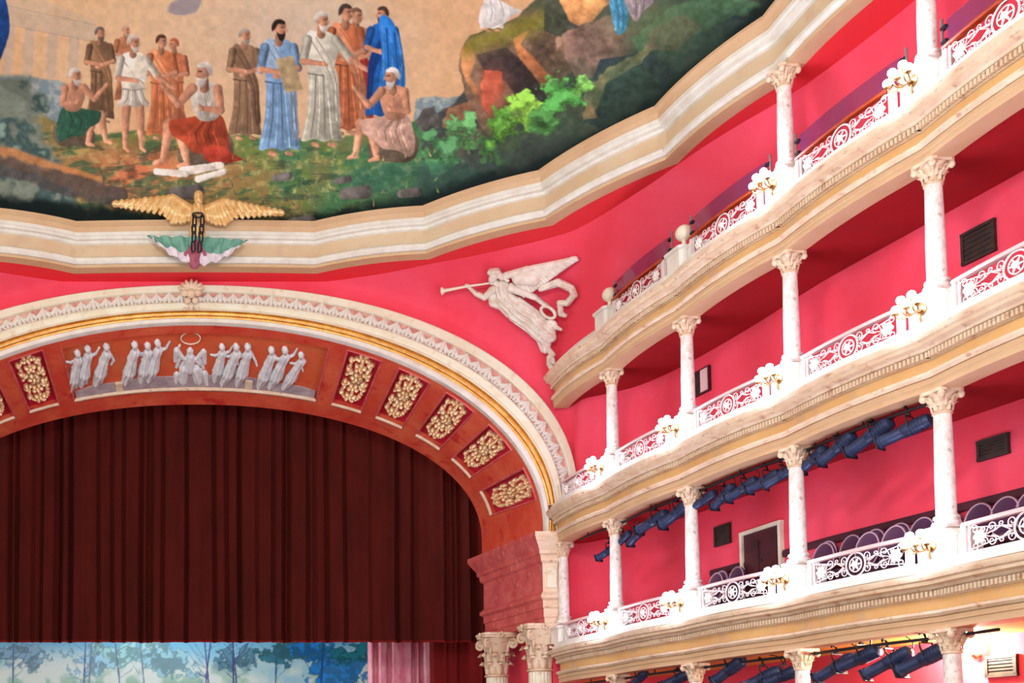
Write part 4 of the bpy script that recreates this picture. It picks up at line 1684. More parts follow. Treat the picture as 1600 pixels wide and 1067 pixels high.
def surf_at(u, v):
    best = None
    for idx in range(6, 60):
        for k in range(29):
            P = pend(idx, k / 28)
            pu, pv = project(P)
            d = (pu - u) ** 2 + (pv - v) ** 2
            if best is None or d < best[0]:
                best = (d, P)
    return best[1]


S1, S2, S3 = surf_at(705, 450), surf_at(895, 415), surf_at(866, 585)
nA = (S2 - S1).cross(S3 - S1).normalized()
if nA.dot(EYE - S1) < 0:
    nA = -nA
PA = (S1 + S2 + S3) / 3
mid_ = surf_at(800, 470)
PA = PA + nA * (max(0.0, (mid_ - PA).dot(nA)) + .02)


def amap(u, v, h):
    return onplane(u, v, PA, nA) + nA * (h * .016 + .12)


ag = thing('trumpeting_winged_figure', 'pale winged relief figure blowing a trumpet on the red curved wall', 'relief', tuple(onplane(860, 580, PA, nA)))


def cq(*a):
    """crop px -> photo px"""
    s_ = 1 / 4.85
    return (680 + a[0] * s_, 380 + a[1] * s_, a[2] * s_, 680 + a[3] * s_, 380 + a[4] * s_, a[5] * s_) + tuple(a[6:])


wg = [cq(540, 235, 26, 700, 190, 28), cq(700, 190, 26, 1075, 100, 12), cq(640, 250, 50, 760, 260, 50)]
for k in range(22):
    q = k / 21
    bx, by = 600 + 460 * q, 235 - 130 * q
    ln = (150 * (1 - q) + 22)
    an_ = math.radians(62 - 45 * q)
    wg.append(cq(bx, by, 20, bx + ln * math.cos(an_), by + ln * math.sin(an_), 14, 0, 0, .6 * (k % 2)))
    wg.append(cq(bx, by, 17, bx + ln * .5 * math.cos(an_), by + ln * .5 * math.sin(an_), 12, 0, 0, 1.4))
relief_obj('wing', wg, .8, amap, 'statue', ag, back=.3)
relief_obj('head', [cq(460, 225, 36, 448, 250, 30, 0, 0, 4), cq(430, 265, 14, 440, 285, 12, 0, 0, 4), cq(470, 285, 24, 500, 310, 28, 0, 0, 2)], .8, amap, 'statue', ag)
relief_obj('hair', [cq(430, 200, 20, 480, 200, 26, .15, 2, 6), cq(480, 205, 24, 520, 245, 20, .15, 2, 4), cq(520, 235, 18, 560, 270, 12, .15, 2, 3)], .8, amap, 'statue', ag)
relief_obj('arm', [cq(455, 335, 30, 385, 395, 24, 0, 0, 2), cq(385, 395, 22, 320, 370, 17, 0, 0, 2), cq(320, 370, 16, 262, 312, 12, 0, 0, 2), cq(262, 312, 14, 245, 305, 10, 0, 0, 3)], .8, amap, 'statue', ag)
relief_obj('arm', [cq(585, 320, 32, 690, 360, 26, 0, 0, 4), cq(690, 360, 24, 770, 395, 18, 0, 0, 4), cq(770, 395, 16, 850, 455, 12, 0, 0, 4), cq(850, 455, 14, 870, 465, 9, 0, 0, 4)], .8, amap, 'statue', ag)
relief_obj('drapery', [cq(520, 330, 62, 540, 410, 66, .2, .9), cq(540, 410, 70, 640, 500, 84, .24, .8), cq(640, 500, 90, 760, 590, 86, .26, .75), cq(760, 590, 88, 840, 680, 74, .3, .8),
                       cq(830, 680, 72, 840, 780, 40, .2, .5), cq(860, 640, 60, 890, 700, 36, .2, .5), cq(870, 600, 34, 960, 640, 10), cq(880, 580, 20, 905, 600, 26),
                       cq(440, 350, 34, 450, 440, 34, .2, .6), cq(450, 440, 34, 520, 470, 28, .2, .6), cq(640, 430, 36, 800, 515, 8, .1, .8, 2), cq(530, 480, 34, 560, 530, 20),
                       cq(850, 770, 18, 895, 830, 22, .1, .9), cq(885, 830, 18, 905, 890, 14)], .8, amap, 'statue', ag, k=.75)
relief_obj('ribbon', [cq(810, 330, 24, 940, 285, 30, .25, .8), cq(940, 285, 30, 1040, 330, 28, .25, .8), cq(1040, 330, 28, 1060, 380, 26, .25, .8), cq(1060, 380, 24, 1010, 440, 24, .2, .8),
                      cq(1010, 440, 22, 950, 440, 22, .2, .8), cq(950, 440, 20, 960, 520, 22, .2, .8), cq(960, 520, 20, 990, 535, 16),
                      ], .8, amap, 'statue', ag)
relief_obj('ribbon_end', [cq(895, 830, 14, 880, 850, 18), cq(875, 850, 22, 870, 900, 20, .2, .8), cq(870, 900, 18, 905, 960, 22, .2, .8), cq(905, 960, 20, 905, 1005, 12)], .8, amap, 'statue', ag)
mb = MB()
tp = [amap(*cq(425, 282, 0, 0, 0, 0)[:2], 5), amap(*cq(245, 308, 0, 0, 0, 0)[:2], 5), amap(*cq(90, 338, 0, 0, 0, 0)[:2], 5), amap(*cq(68, 342, 0, 0, 0, 0)[:2], 5)]
mb.tube(tp, [.022, .03, .045, .11], 10)
obj('trumpet', mb, 'cream', ag, 60)
mb = MB()
wc = [amap(*cq(866 + 48 * math.cos(t) - 22 * math.sin(t), 505 + 35 * math.cos(t) + 28 * math.sin(t), 0, 0, 0, 0)[:2], 3) for t in np.linspace(0, 2 * PI, 31)[:-1]]
mb.tube(wc, .04, 5, True)
for p in wc[::1]:
    mb.ball(p, .05, 5, 3, (1, .6, .8))
obj('wreath', mb, 'statue', ag, 180)
#SPLIT
# ------------------------------------------------------------------ balconies
NAMES = ['D', 'C', 'B', 'A', 'E', 'F', 'G']
SAG = .12
BPATH = bays([COLS[n] for n in NAMES], SAG, 12)
BN = normals(BPATH)
BP0 = [Vector((9.35, 28.3))] + BPATH
TIERN = {1: 'lower', 2: 'middle', 3: 'top'}
TZ = {1: (ZG, P1), 2: (C1, P2), 3: (C2, P3)}


def plan_hit(u, v, path):
    d = ray(u, v)
    best = None
    for a, b in zip(path[:-1], path[1:]):
        e = b - a
        den = d.x * e.y - d.y * e.x
        if abs(den) < 1e-9:
            continue
        t = (a.x * e.y - a.y * e.x) / den
        q = (a.x * d.y - a.y * d.x) / den
        if -.001 <= q <= 1.001 and t > 0 and (best is None or t < best[0]):
            best = (t, e)
    return (EYE + d * best[0], best[1].normalized()) if best else None


def baypt(a, b, t, dd=0.0):
    """point and inward normal on the bulged bay line"""
    p, q = Vector(COLS[a]), Vector(COLS[b])
    d = q - p
    n = Vector((d.y, -d.x)).normalized()
    c = p + d * t + n * (SAG * 4 * t * (1 - t))
    tg = d + n * (SAG * 4 * (1 - 2 * t))
    nn = Vector((tg.y, -tg.x)).normalized()
    return c + nn * dd, nn, tg.normalized()


# slab outline: bulged front edge, back wall
FRONT = BPATH
BACK = [p for p in W if p.y > 10.0] + [Vector((13.6, 10.0))]


def slab(z0, z1):
    poly = [Vector((p.x + n.x * .02, p.y + n.y * .02)) for p, n in zip(FRONT, BN)] + [Vector((p.x + .25, p.y + .1)) for p in BACK[::-1]]
    mb = MB()
    k = len(poly)
    vs = [(p.x, p.y, z0) for p in poly] + [(p.x, p.y, z1) for p in poly]
    fs = [tuple(range(k)), tuple(range(2 * k - 1, k - 1, -1))] + [(i, (i + 1) % k, k + (i + 1) % k, k + i) for i in range(k)]
    return mb.add(vs, fs)


for tier in (1, 2, 3):
    zc, zp = TZ[tier]
    bal = thing('balcony', {1: 'lower curved balcony tier with ochre frieze and dentilled cream cornice',
                            2: 'middle curved balcony tier with ochre frieze and dentilled cream cornice',
                            3: 'top curved balcony tier ending against the trumpeting winged figure\'s wall'}[tier], 'balcony', (10.3, 20, zc), 'balcony tiers')

    def bp(name, prof, m, sm_=28):
        return obj(name, sweep(MB(), FRONT, [(d, zc + z) for d, z in prof], False, BN), m, bal, sm_)
    bp('architrave', [(-.2, 0), (.17, 0), (.17, .1), (.19, .11), (.19, .18), (.15, .2)], 'peach')
    bp('architrave_moulding', [(.14, .19), (.2, .2), (.24, .24), (.24, .28), (.14, .3)], 'cream_worn')
    bp('frieze', [(.13, .29), (.13, .48)], 'ochre')
    bp('cornice', [(.13, .47), (.17, .48), (.18, .58), (.24, .6), (.27, .64), (.36, .66), (.36, .71), (.4, .73), (.42, .79), (.42, .82), (.2, .85)], 'cream_worn')
    bp('plinth', [(.2, .84), (.3, .86), (.3, .94), (.24, .96), (.24, 1.02), (-.1, 1.02), (-.1, .9)], 'white_paint')
    # dentils
    mb = MB()
    for a, b in zip(NAMES[:-1], NAMES[1:]):
        nd = 44
        for k in range(nd):
            p, n, t = baypt(a, b, (k + .5) / nd, .2)
            mb.box((p.x, p.y, zc + .535), (.045, .019, .042), math.atan2(n.y, n.x))
    obj('dentils', mb, 'cream_worn', bal, 20, kind='stuff')
    o = obj('ceiling_panel', slab(zc + .03, zc + .12), 'yellow_ceiling' if tier == 1 else 'red_ceiling_shaded', bal, 20)
    o = obj('floor_slab', slab(zc + .5, zc + .84), 'floor_wood', bal, 20)
    # riser for the back row
    if tier < 3:
        inner = [Vector((p.x - .85, p.y - .1)) for p in BACK]
        mb = MB()
        poly = inner + [Vector((p.x + .2, p.y)) for p in BACK[::-1]]
        k = len(poly)
        mb.add([(p.x, p.y, zc + .84) for p in poly] + [(p.x, p.y, zc + 1.0) for p in poly],
               [tuple(range(k)), tuple(range(2 * k - 1, k - 1, -1))] + [(i, (i + 1) % k, k + (i + 1) % k, k + i) for i in range(k)])
        obj('riser', mb, 'floor_wood', bal, 20)

ORD = ['first', 'second', 'third', 'fourth', 'fifth', 'sixth', 'seventh', 'eighth', 'ninth', 'tenth', 'eleventh', 'twelfth', 'thirteenth', 'fourteenth']


def facing(n):
    p, q = COLS[NAMES[max(NAMES.index(n) - 1, 0)]], COLS[NAMES[min(NAMES.index(n) + 1, 6)]]
    d = (Vector(q) - Vector(p)).normalized()
    return math.atan2(d.x, -d.y)      # local -X axis points to the hall when rz ~ 0


# pedestals -------------------------------------------------------------
def make_pedestal(h):
    t = thing('pedestal', 'x', 'pedestal')
    mb = MB()
    def octo(r, c, z):
        return [(-r + c, -r, z), (r - c, -r, z), (r, -r + c, z), (r, r - c, z), (r - c, r, z), (-r + c, r, z), (-r, r - c, z), (-r, -r + c, z)]
    def stack(mb, lv):
        vs = []
        for r, c, z in lv:
            vs += octo(r, c, z)
        fs = [tuple(range(7, -1, -1)), tuple(range((len(lv) - 1) * 8, len(lv) * 8))]
        for i in range(len(lv) - 1):
            for k in range(8):
                fs.append((i * 8 + k, i * 8 + (k + 1) % 8, (i + 1) * 8 + (k + 1) % 8, (i + 1) * 8 + k))
        return mb.add(vs, fs)
    stack(mb, [(.27, .06, 0), (.27, .06, h - .13)])
    obj('block', mb, 'white_paint', t, 25, True)
    mb = MB()
    stack(mb, [(.31, .06, -.06), (.31, .06, .03), (.28, .06, .06)])
    obj('plinth', mb, 'white_paint', t, 25, True)
    mb = MB()
    stack(mb, [(.28, .06, h - .14), (.31, .07, h - .11), (.31, .07, h - .06), (.17, .06, h)])
    obj('cap', mb, 'white_paint', t, 25, True)
    for s in (-1, 1):
        mb = MB()
        mb.box((.03, s * .36, h * .47 - .03), (.13, .085, h * .47 - .03))
        mb.box((.03, s * .36, h * .94 - .04), (.15, .1, .025))
        obj('side_pier', mb, 'white_paint', t, 25, True)
    return t


def ledge(tier):
    return TZ[tier][0] + .86


ped0 = make_pedestal(P1 - ledge(1))
pused = False
PEDS = {1: 'DCBAEF', 2: 'CBAEF', 3: 'CBAEF'}
for tier in (1, 2, 3):
    for i, n in enumerate(PEDS[tier]):
        x, y = COLS[n]
        lab = 'white chamfered pedestal, %s from the stage arch on the %s balcony' % (ORD[i], TIERN[tier])
        if not pused:
            ped0.location = (x, y, ledge(tier))
            ped0.rotation_euler = (0, 0, facing(n))
            tag(ped0, lab, 'pedestal', 'balcony pedestals')
            pused = True
        else:
            dup(ped0, (x, y, ledge(tier)), facing(n), lab, 'balcony pedestals')


# slim columns -----------------------------------------------------------
def make_column(h, name='balcony_column'):
    t = thing(name, 'x', 'column')
    r = .135
    ch = .34
    mb = MB()
    mb.box((0, 0, .02), (.2, .2, .02))
    mb.lathe([(.19, 0), (.2, .03), (.19, .06), (.155, .07), (.15, .1), (.175, .12), (.17, .15), (.14, .17)], 16, (0, 0, .04))
    obj('base', mb, 'marble', t, 35, True)
    mb = MB()
    mb.lathe([(r, .2), (r, .2 + (h - ch) * .3), (r * .86, h - ch)], 18, (0, 0, 0), cap=False)
    obj('shaft', mb, 'marble', t, 60, True)
    mb = MB()
    mb.lathe([(r * .86, h - ch - .03), (r, h - ch - .02), (r, h - ch + .01), (r * .85, h - ch + .03)], 16)
    obj('astragal', mb, 'cream_worn', t, 60, True)
    mb = MB()
    z0 = h - ch + .02
    mb.lathe([(.115, 0), (.12, .14), (.15, .22), (.19, .28)], 16, (0, 0, z0))
    for row, (zz, nn, ln, rr) in enumerate(((.0, 8, .15, .13), (.07, 8, .19, .14))):
        for k in range(nn):
            a = 2 * PI * (k + .5 * row) / nn
            P = []
            for i in range(5):
                q = i / 4
                rad_ = rr + .02 * q + .12 * max(0, q - .5) ** 1.4
                z = z0 + zz + ln * (q if q < .9 else .82)
                wd = .045 * (1 - .3 * q)
                P.append([Vector(((rad_ - .01) * math.cos(a - wd / rad_), (rad_ - .01) * math.sin(a - wd / rad_), z)), Vector(((rad_ + .012) * math.cos(a), (rad_ + .012) * math.sin(a), z)),
                          Vector(((rad_ - .01) * math.cos(a + wd / rad_), (rad_ - .01) * math.sin(a + wd / rad_), z))])
            mb.grid(P)
    for k in range(4):
        a = PI / 4 + k * PI / 2
        mb.ball((.235 * math.cos(a), .235 * math.sin(a), h - .09), .055, 8, 5, (1, 1, 1.1))
        mb.tube([(.13 * math.cos(a), .13 * math.sin(a), h - .2), (.18 * math.cos(a), .18 * math.sin(a), h - .12), (.24 * math.cos(a), .24 * math.sin(a), h - .06)], .03, 5)
    obj('capital', mb, 'cream_worn', t, 50, True)
    mb = MB()
    star = [((.19 + .085 * abs(math.sin(2 * 2 * PI * k / 24)) ** 2.5) * math.cos(2 * PI * k / 24), (.19 + .085 * abs(math.sin(2 * 2 * PI * k / 24)) ** 2.5) * math.sin(2 * PI * k / 24)) for k in range(24)]
    mb.add([(x, y, h - .05) for x, y in star] + [(x, y, h) for x, y in star], [(k, (k + 1) % 24, 24 + (k + 1) % 24, 24 + k) for k in range(24)] + [tuple(range(23, -1, -1)), tuple(range(24, 48))])
    obj('abacus', mb, 'cream_worn', t, 30, True)
    return t


COLT = [(1, P1, C1, 'DCBAEF'), (2, P2, C2, 'CBAEF'), (3, P3, C3, 'AEF'), (0, 5.2, ZG, 'CBAEF')]
for tier, za, zb, ns in COLT:
    base = None
    for i, n in enumerate(ns):
        x, y = COLS[n]
        place = TIERN[tier] + ' balcony' if tier else 'ground tier'
        lab = 'slim white column with leafy capital, %s from the stage arch on the %s' % (ORD[i], place)
        if base is None:
            base = make_column(zb - za)
            base.location = (x, y, za)
            base.rotation_euler = (0, 0, facing(n))
            tag(base, lab, 'column', 'slim balcony columns')
        else:
            dup(base, (x, y, za), facing(n), lab, 'slim balcony columns')

# parapet below the ground tier's columns (just under the picture)
gb = thing('ground_parapet', 'cream parapet under the ground tier columns', 'parapet', (10.3, 20, 0))
obj('parapet_wall', sweep(MB(), FRONT, [(-.25, 0), (.25, 0), (.25, 5.0), (.3, 5.05), (.3, 5.2), (-.3, 5.2)], False, BN), 'cream', gb, 28)

# ball finials on the top balcony
for i, n in enumerate('CB'):
    x, y = COLS[n]
    t = thing('ball_finial', 'cream ball finial on the %s pedestal of the top balcony' % ('end' if n == 'C' else 'second'), 'finial', (x, y, P3), 'ball finials')
    mb = MB()
    mb.ball((x, y, P3 + .3), .17, 20, 12)
    obj('ball', mb, 'cream', t, 180)
    mb = MB()
    mb.lathe([(.1, -.02), (.1, .02), (.05, .05), (.045, .12), (.07, .15)], 12, (x, y, P3))
    obj('neck', mb, 'cream', t, 40)

# grey sloping coping where the top balcony dies into the wall
mb = MB()
P = []
for k in range(9):
    p, n, tg = baypt('D', 'C', k / 8 * .93, 0)
    P.append([Vector((p.x + n.x * .3, p.y + n.y * .3, C2 + .86)), Vector((p.x + n.x * .22, p.y + n.y * .22, C2 + 1.02 + .05 * k / 8)), Vector((p.x - n.x * .4, p.y - n.y * .4, C2 + 1.3 + .2 * k / 8))])
mb.grid(P)
cop = thing('sloping_coping', 'grey-white sloping coping where the top balcony meets the red wall', 'coping', (9.6, 26.5, C2 + .86))
obj('coping_slab', mb, 'white_paint', cop, 40)


# railings ----------------------------------------------------------------
def spiral(cx, cz, r0, a0, turns, sgn, n=14):
    return [(cx + r0 * (1 - .8 * i / n) * math.cos(a0 + sgn * turns * 2 * PI * i / n), cz + r0 * (1 - .8 * i / n) * math.sin(a0 + sgn * turns * 2 * PI * i / n)) for i in range(n + 1)]


def bez(p0, p1, p2, p3, n=8):
    return [tuple((1 - t) ** 3 * a + 3 * (1 - t) ** 2 * t * b + 3 * (1 - t) * t * t * c + t ** 3 * d for a, b, c, d in zip(p0, p1, p2, p3)) for t in [i / n for i in range(n + 1)]]


def railing(a, b, tier, idx):
    za = TZ[tier][0] + 1.02
    zb = TZ[tier][1] - .01
    H = zb - za
    L = 3.0
    t0, t1 = .155, .845
    LW = (t1 - t0) * L
    mid, _, _ = baypt(a, b, .5, .12)
    # s in metres from the middle, z from 0..H
    cache = {}

    def mp_(s, z, off=0.0):
        t = .5 + s / L
        p, n, tg = baypt(a, b, t, .1 + off)
        return Vector((p.x, p.y, za + z))
    wood = tier == 3
    lab = '%s scrollwork railing, %s bay from the stage arch on the %s balcony' % ('white iron', ORD[idx], TIERN[tier])
    t = thing('balcony_railing', lab, 'railing', (mid.x, mid.y, za), 'scrollwork railings')
    e = LW / 2
    xs = [-e + LW * k / 14 for k in range(15)]
    mb = MB()
    Pq = []
    for s in xs:
        p, n, tg = baypt(a, b, .5 + s / L, .1)
        Pq.append([Vector((p.x + n.x * d, p.y + n.y * d, za + z)) for d, z in ((-.05, H - .06), (.05, H - .06), (.06, H - .03), (.04, H), (-.04, H), (-.06, H - .03))])
    for r in Pq:
        r.append(r[0])
    mb.grid(Pq)
    obj('handrail', mb, 'wood_rail' if wood else 'rail_pink', t, 40)
    mb = MB()
    mb.tube([mp_(s, .02) for s in xs], .018, 4)
    obj('bottom_bar', mb, 'iron_white', t, 40)
    for s in (-1, 1):
        mb = MB()
        p = mp_(s * (e - .02), H / 2 - .02)
        n = baypt(a, b, .5 + s * e / L, 0)[1]
        mb.box(p, (.03, .03, H / 2 - .02), math.atan2(n.y, n.x))
        mb.box(mp_(s * (e - .1), H / 2 - .03), (.014, .014, H / 2 - .03), math.atan2(n.y, n.x))
        obj('post', mb, 'iron_white', t, 20)
    hc = (H - .06) / 2 + .01
    R = hc * .9
    mb = MB()
    mb.tube([mp_(R * math.cos(q), hc + R * math.sin(q)) for q in np.linspace(0, 2 * PI, 33)[:-1]], .016, 5, True)
    obj('ring', mb, 'iron_white', t, 180)
    mb = MB()
    mb.tube([mp_(R * .62 * math.cos(q), hc + R * .62 * math.sin(q)) for q in np.linspace(0, 2 * PI, 25)[:-1]], .012, 4, True)
    for k in range(6):
        q = 2 * PI * k / 6
        mb.tube([mp_(0, hc, .01), mp_(R * .6 * math.cos(q), hc + R * .6 * math.sin(q), .0)], [.03, .008], 5)
    mb.ball(mp_(0, hc, .02), .05, 8, 5)
    obj('rosette', mb, 'flower_white', t, 180)
    for s in (-1, 1):
        def S(pts_):
            return [mp_(s * x, z) for x, z in pts_]
        n1 = (R + .2, hc * 1.38)
        n2 = (R + .2, hc * .62)
        mb = MB()
        rr = .0095
        mb.tube(S([(R * .97, hc + .05), n1, (e - .12, H - .09)]), rr, 4)
        mb.tube(S([(R * .97, hc - .05), n2, (e - .12, .06)]), rr, 4)
        mb.tube(S([n1, (R + .42, hc + .02), (e - .28, hc)]), rr, 4)
        mb.tube(S([n2, (R + .42, hc - .02), (e - .28, hc)]), rr, 4)
        mb.tube(S([n1, (R + .06, hc)]), rr, 4)
        mb.tube(S([n2, (R + .06, hc)]), rr, 4)
        obj('stay', mb, 'iron_white', t, 180)
        rs_ = hc * .36

        def scroll(*lines):
            mb = MB()
            for l_ in lines:
                mb.tube(S(l_), rr, 4)
            obj('scroll', mb, 'iron_white', t, 180)
        for sg, zz in ((1, H - .07 - rs_), (-1, .04 + rs_)):
            nn_ = n1 if sg == 1 else n2
            c1 = (R + .03, zz)
            scroll(spiral(c1[0], c1[1], rs_, -PI / 2 * sg, 1.3, sg), bez((c1[0], c1[1] - sg * rs_), (c1[0] + .1, c1[1] - sg * rs_), (nn_[0] - .05, nn_[1] + sg * .02), nn_))
            c2 = (R + .36, zz)
            scroll(spiral(c2[0], c2[1], rs_, -PI / 2 * sg, 1.3, -sg), bez((c2[0], c2[1] - sg * rs_), (c2[0] - .1, c2[1] - sg * rs_), (nn_[0] + .05, nn_[1] + sg * .02), nn_))
            c3_ = (R + .5, hc + sg * rs_ * 1.05)
            scroll(spiral(c3_[0], c3_[1], rs_ * .9, PI, 1.3, sg), bez((c3_[0] - rs_ * .9, c3_[1]), (c3_[0] - rs_ * .9, c3_[1] + sg * .06), (nn_[0] + .05, nn_[1]), nn_))
            c4 = (e - .19, hc + sg * hc * .58)
            scroll(spiral(c4[0], c4[1], rs_ * .95, 0, 1.35, sg), [(c4[0] + rs_ * .95, c4[1]), (e - .11, hc + sg * .02)])
            c5 = (R + .2, zz + sg * .01)
            scroll(spiral(c5[0], c5[1], rs_ * .55, -PI / 2 * sg, 1.2, sg), [(c5[0], c5[1] - sg * rs_ * .55), nn_])
        mb = MB()
        fx = e - .28
        for k in range(6):
            q = 2 * PI * k / 6
            mb.ball(mp_(s * (fx + .07 * math.cos(q)), hc + .07 * math.sin(q), .005), .042, 6, 4)
        mb.ball(mp_(s * fx, hc, .02), .045, 8, 5)
        obj('flower', mb, 'flower_white', t, 180)
    return t


for tier, bs_ in ((1, ['DC', 'CB', 'BA', 'AE', 'EF']), (2, ['DC', 'CB', 'BA', 'AE', 'EF']), (3, ['CB', 'BA', 'AE', 'EF'])):
    for i, q in enumerate(bs_):
        railing(q[0], q[1], tier, i)

# smoked glass guards of the top balcony
for i, q in enumerate(['CB', 'BA', 'AE', 'EF']):
    a, b = q
    mid, _, _ = baypt(a, b, .5, 0)
    t = thing('glass_guard', 'curved smoked glass guard above the railing, %s bay on the top balcony' % ORD[i], 'glass guard', (mid.x, mid.y, P3), 'smoked glass guards')
    mb = MB()
    outer, inner = [], []
    for k in range(17):
        tq = .14 + .72 * k / 16
        p, n, tg = baypt(a, b, tq, .02)
        z1 = P3 + .42
        outer.append([Vector((p.x, p.y, P3 + .0)), Vector((p.x, p.y, z1))])
        inner.append([Vector((p.x - n.x * .012, p.y - n.y * .012, P3 + .0)), Vector((p.x - n.x * .012, p.y - n.y * .012, z1))])
    mb.grid(outer)
    mb.grid(inner)
    mb.grid([[outer[k][1], inner[k][1]] for k in range(17)])
    obj('pane', mb, 'glass_smoke', t, 40)
    for tq in (.11, .89):
        p, n, tg = baypt(a, b, tq, .02)
        mb = MB()
        mb.tube([(p.x, p.y, P3 - .3), (p.x, p.y, P3 + .5)], .022, 8)
        rod = obj('rod', mb, 'steel', t, 40)
        for zz in (.12, .34):
            mb = MB()
            sg = 1 if tq < .5 else -1
            mb.box((p.x + tg.x * .05 * sg, p.y + tg.y * .05 * sg, P3 + zz), (.05, .03, .025), math.atan2(tg.y, tg.x))
            obj('clip', mb, 'lamp_black', rod, 30)


# sconces -----------------------------------------------------------------
def make_sconce():
    t = thing('wall_sconce', 'x', 'lamp')
    mb = MB()
    mb.lathe([(.09, 0), (.09, .02), (.06, .03), (.03, .05)], 14, M=Matrix.Rotation(-PI / 2, 4, 'Y'))
    mb.tube([(-.03, 0, -.06), (-.04, 0, -.14), (-.02, 0, -.2)], .018, 6)
    obj('backplate', mb, 'brass', t, 40, True)
    for s, dz in ((-.2, -.02), (-.1, .09), (0, .0), (.1, .09), (.2, -.02)):
        mb = MB()
        mb.tube(bez((-.03, 0, 0), (-.14, s * .6, -.12), (-.26, s, -.12), (-.27, s, -.02 + dz)), .013, 6)
        arm_ = obj('arm', mb, 'brass', t, 60, True)
        mb = MB()
        mb.lathe([(.02, -.03), (.05, 0), (.045, .012)], 10, (-.27, s, dz))
        obj('cup', mb, 'brass', arm_, 40, True)
        mb = MB()
        mb.ball((-.27, s, dz + .07), .062, 14, 8)
        obj('globe', mb, 'bulb', arm_, 180, True)
    return t


sc0 = make_sconce()
sused = False
for tier in (1, 2, 3):
    for i, n in enumerate(PEDS[tier]):
        if tier == 3 and n in 'CB':
            continue
        if tier == 1 and n == 'D':
            continue
        x, y = COLS[n]
        rz = facing(n)
        px, py = x - .28 * math.cos(rz), y - .28 * math.sin(rz)
        k = PEDS[tier].index(n)
        lab = 'lit five-globe sconce on the %s pedestal from the stage arch, %s balcony' % (ORD[k], TIERN[tier])
        loc = (px, py, TZ[tier][1] - .26)
        if not sused:
            sc0.location = loc
            sc0.rotation_euler = (0, 0, rz)
            tag(sc0, lab, 'lamp', 'balcony sconces')
            sused = True
        else:
            dup(sc0, loc, rz, lab, 'balcony sconces')
        li = bpy.data.lights.new('sconce_light', 'POINT')
        li.energy = LAMP_W
        li.color = (0.88, 0.78, 1.0)
        li.shadow_soft_size = .16
        lo_ = bpy.data.objects.new('sconce_light', li)
        lo_.location = (px - .37 * math.cos(rz), py - .37 * math.sin(rz), TZ[tier][1] - .16)
        COL.objects.link(lo_)

# ------------------------------------------------------------------ spotlights under the balconies
def make_spot():
    t = thing('stage_spotlight', 'x', 'spotlight')
    R90 = Matrix.Rotation(-PI / 2, 4, 'X')      # local z -> +y (beam direction)
    mb = MB()
    mb.lathe([(.05, -.36), (.1, -.33), (.115, -.28), (.115, .04), (.1, .06)], 14, M=R90)
    for k in range(5):
        mb.lathe([(.122, -.26 + k * .05), (.122, -.24 + k * .05)], 14, M=R90)
    body = obj('body', mb, 'lamp_body', t, 40, True)
    mb = MB()
    mb.lathe([(.09, .05), (.1, .07), (.1, .36), (.115, .37), (.115, .42), (.1, .42), (.09, .38)], 14, M=R90, cap=False)
    obj('lens_barrel', mb, 'lamp_body', t, 40, True)
    mb = MB()
    mb.lathe([(.095, .36), (.06, .385), (.01, .39)], 14, M=R90)
    obj('lens', mb, 'lens_glass', t, 60, True)
    mb = MB()
    mb.box((0, .41, .07), (.13, .012, .02))
    mb.box((.12, .41, 0), (.012, .012, .09))
    mb.box((-.12, .41, 0), (.012, .012, .09))
    mb.box((0, .41, -.1), (.13, .012, .02))
    obj('filter_frame', mb, 'lamp_black', t, 20, True)
    mb = MB()
    mb.tube([(-.14, -.08, 0), (-.14, -.08, .12), (-.12, -.08, .2), (.12, -.08, .2), (.14, -.08, .12), (.14, -.08, 0)], .014, 4)
    obj('yoke', mb, 'lamp_black', t, 30, True)
    mb = MB()
    mb.tube([(0, -.08, .2), (0, -.08, .25), (.05, -.08, .29), (.05, -.08, .35), (0, -.08, .38), (-.05, -.08, .34)], .017, 5)
    mb.box((0, -.08, .225), (.03, .03, .02))
    obj('clamp', mb, 'lamp_black', t, 30, True)
    mb = MB()
    mb.tube(bez((0, -.36, .02), (.02, -.46, .0), (.06, -.42, .3), (.02, -.25, .34)), .01, 4)
    obj('cable', mb, 'lamp_black', t, 60, True)
    return t


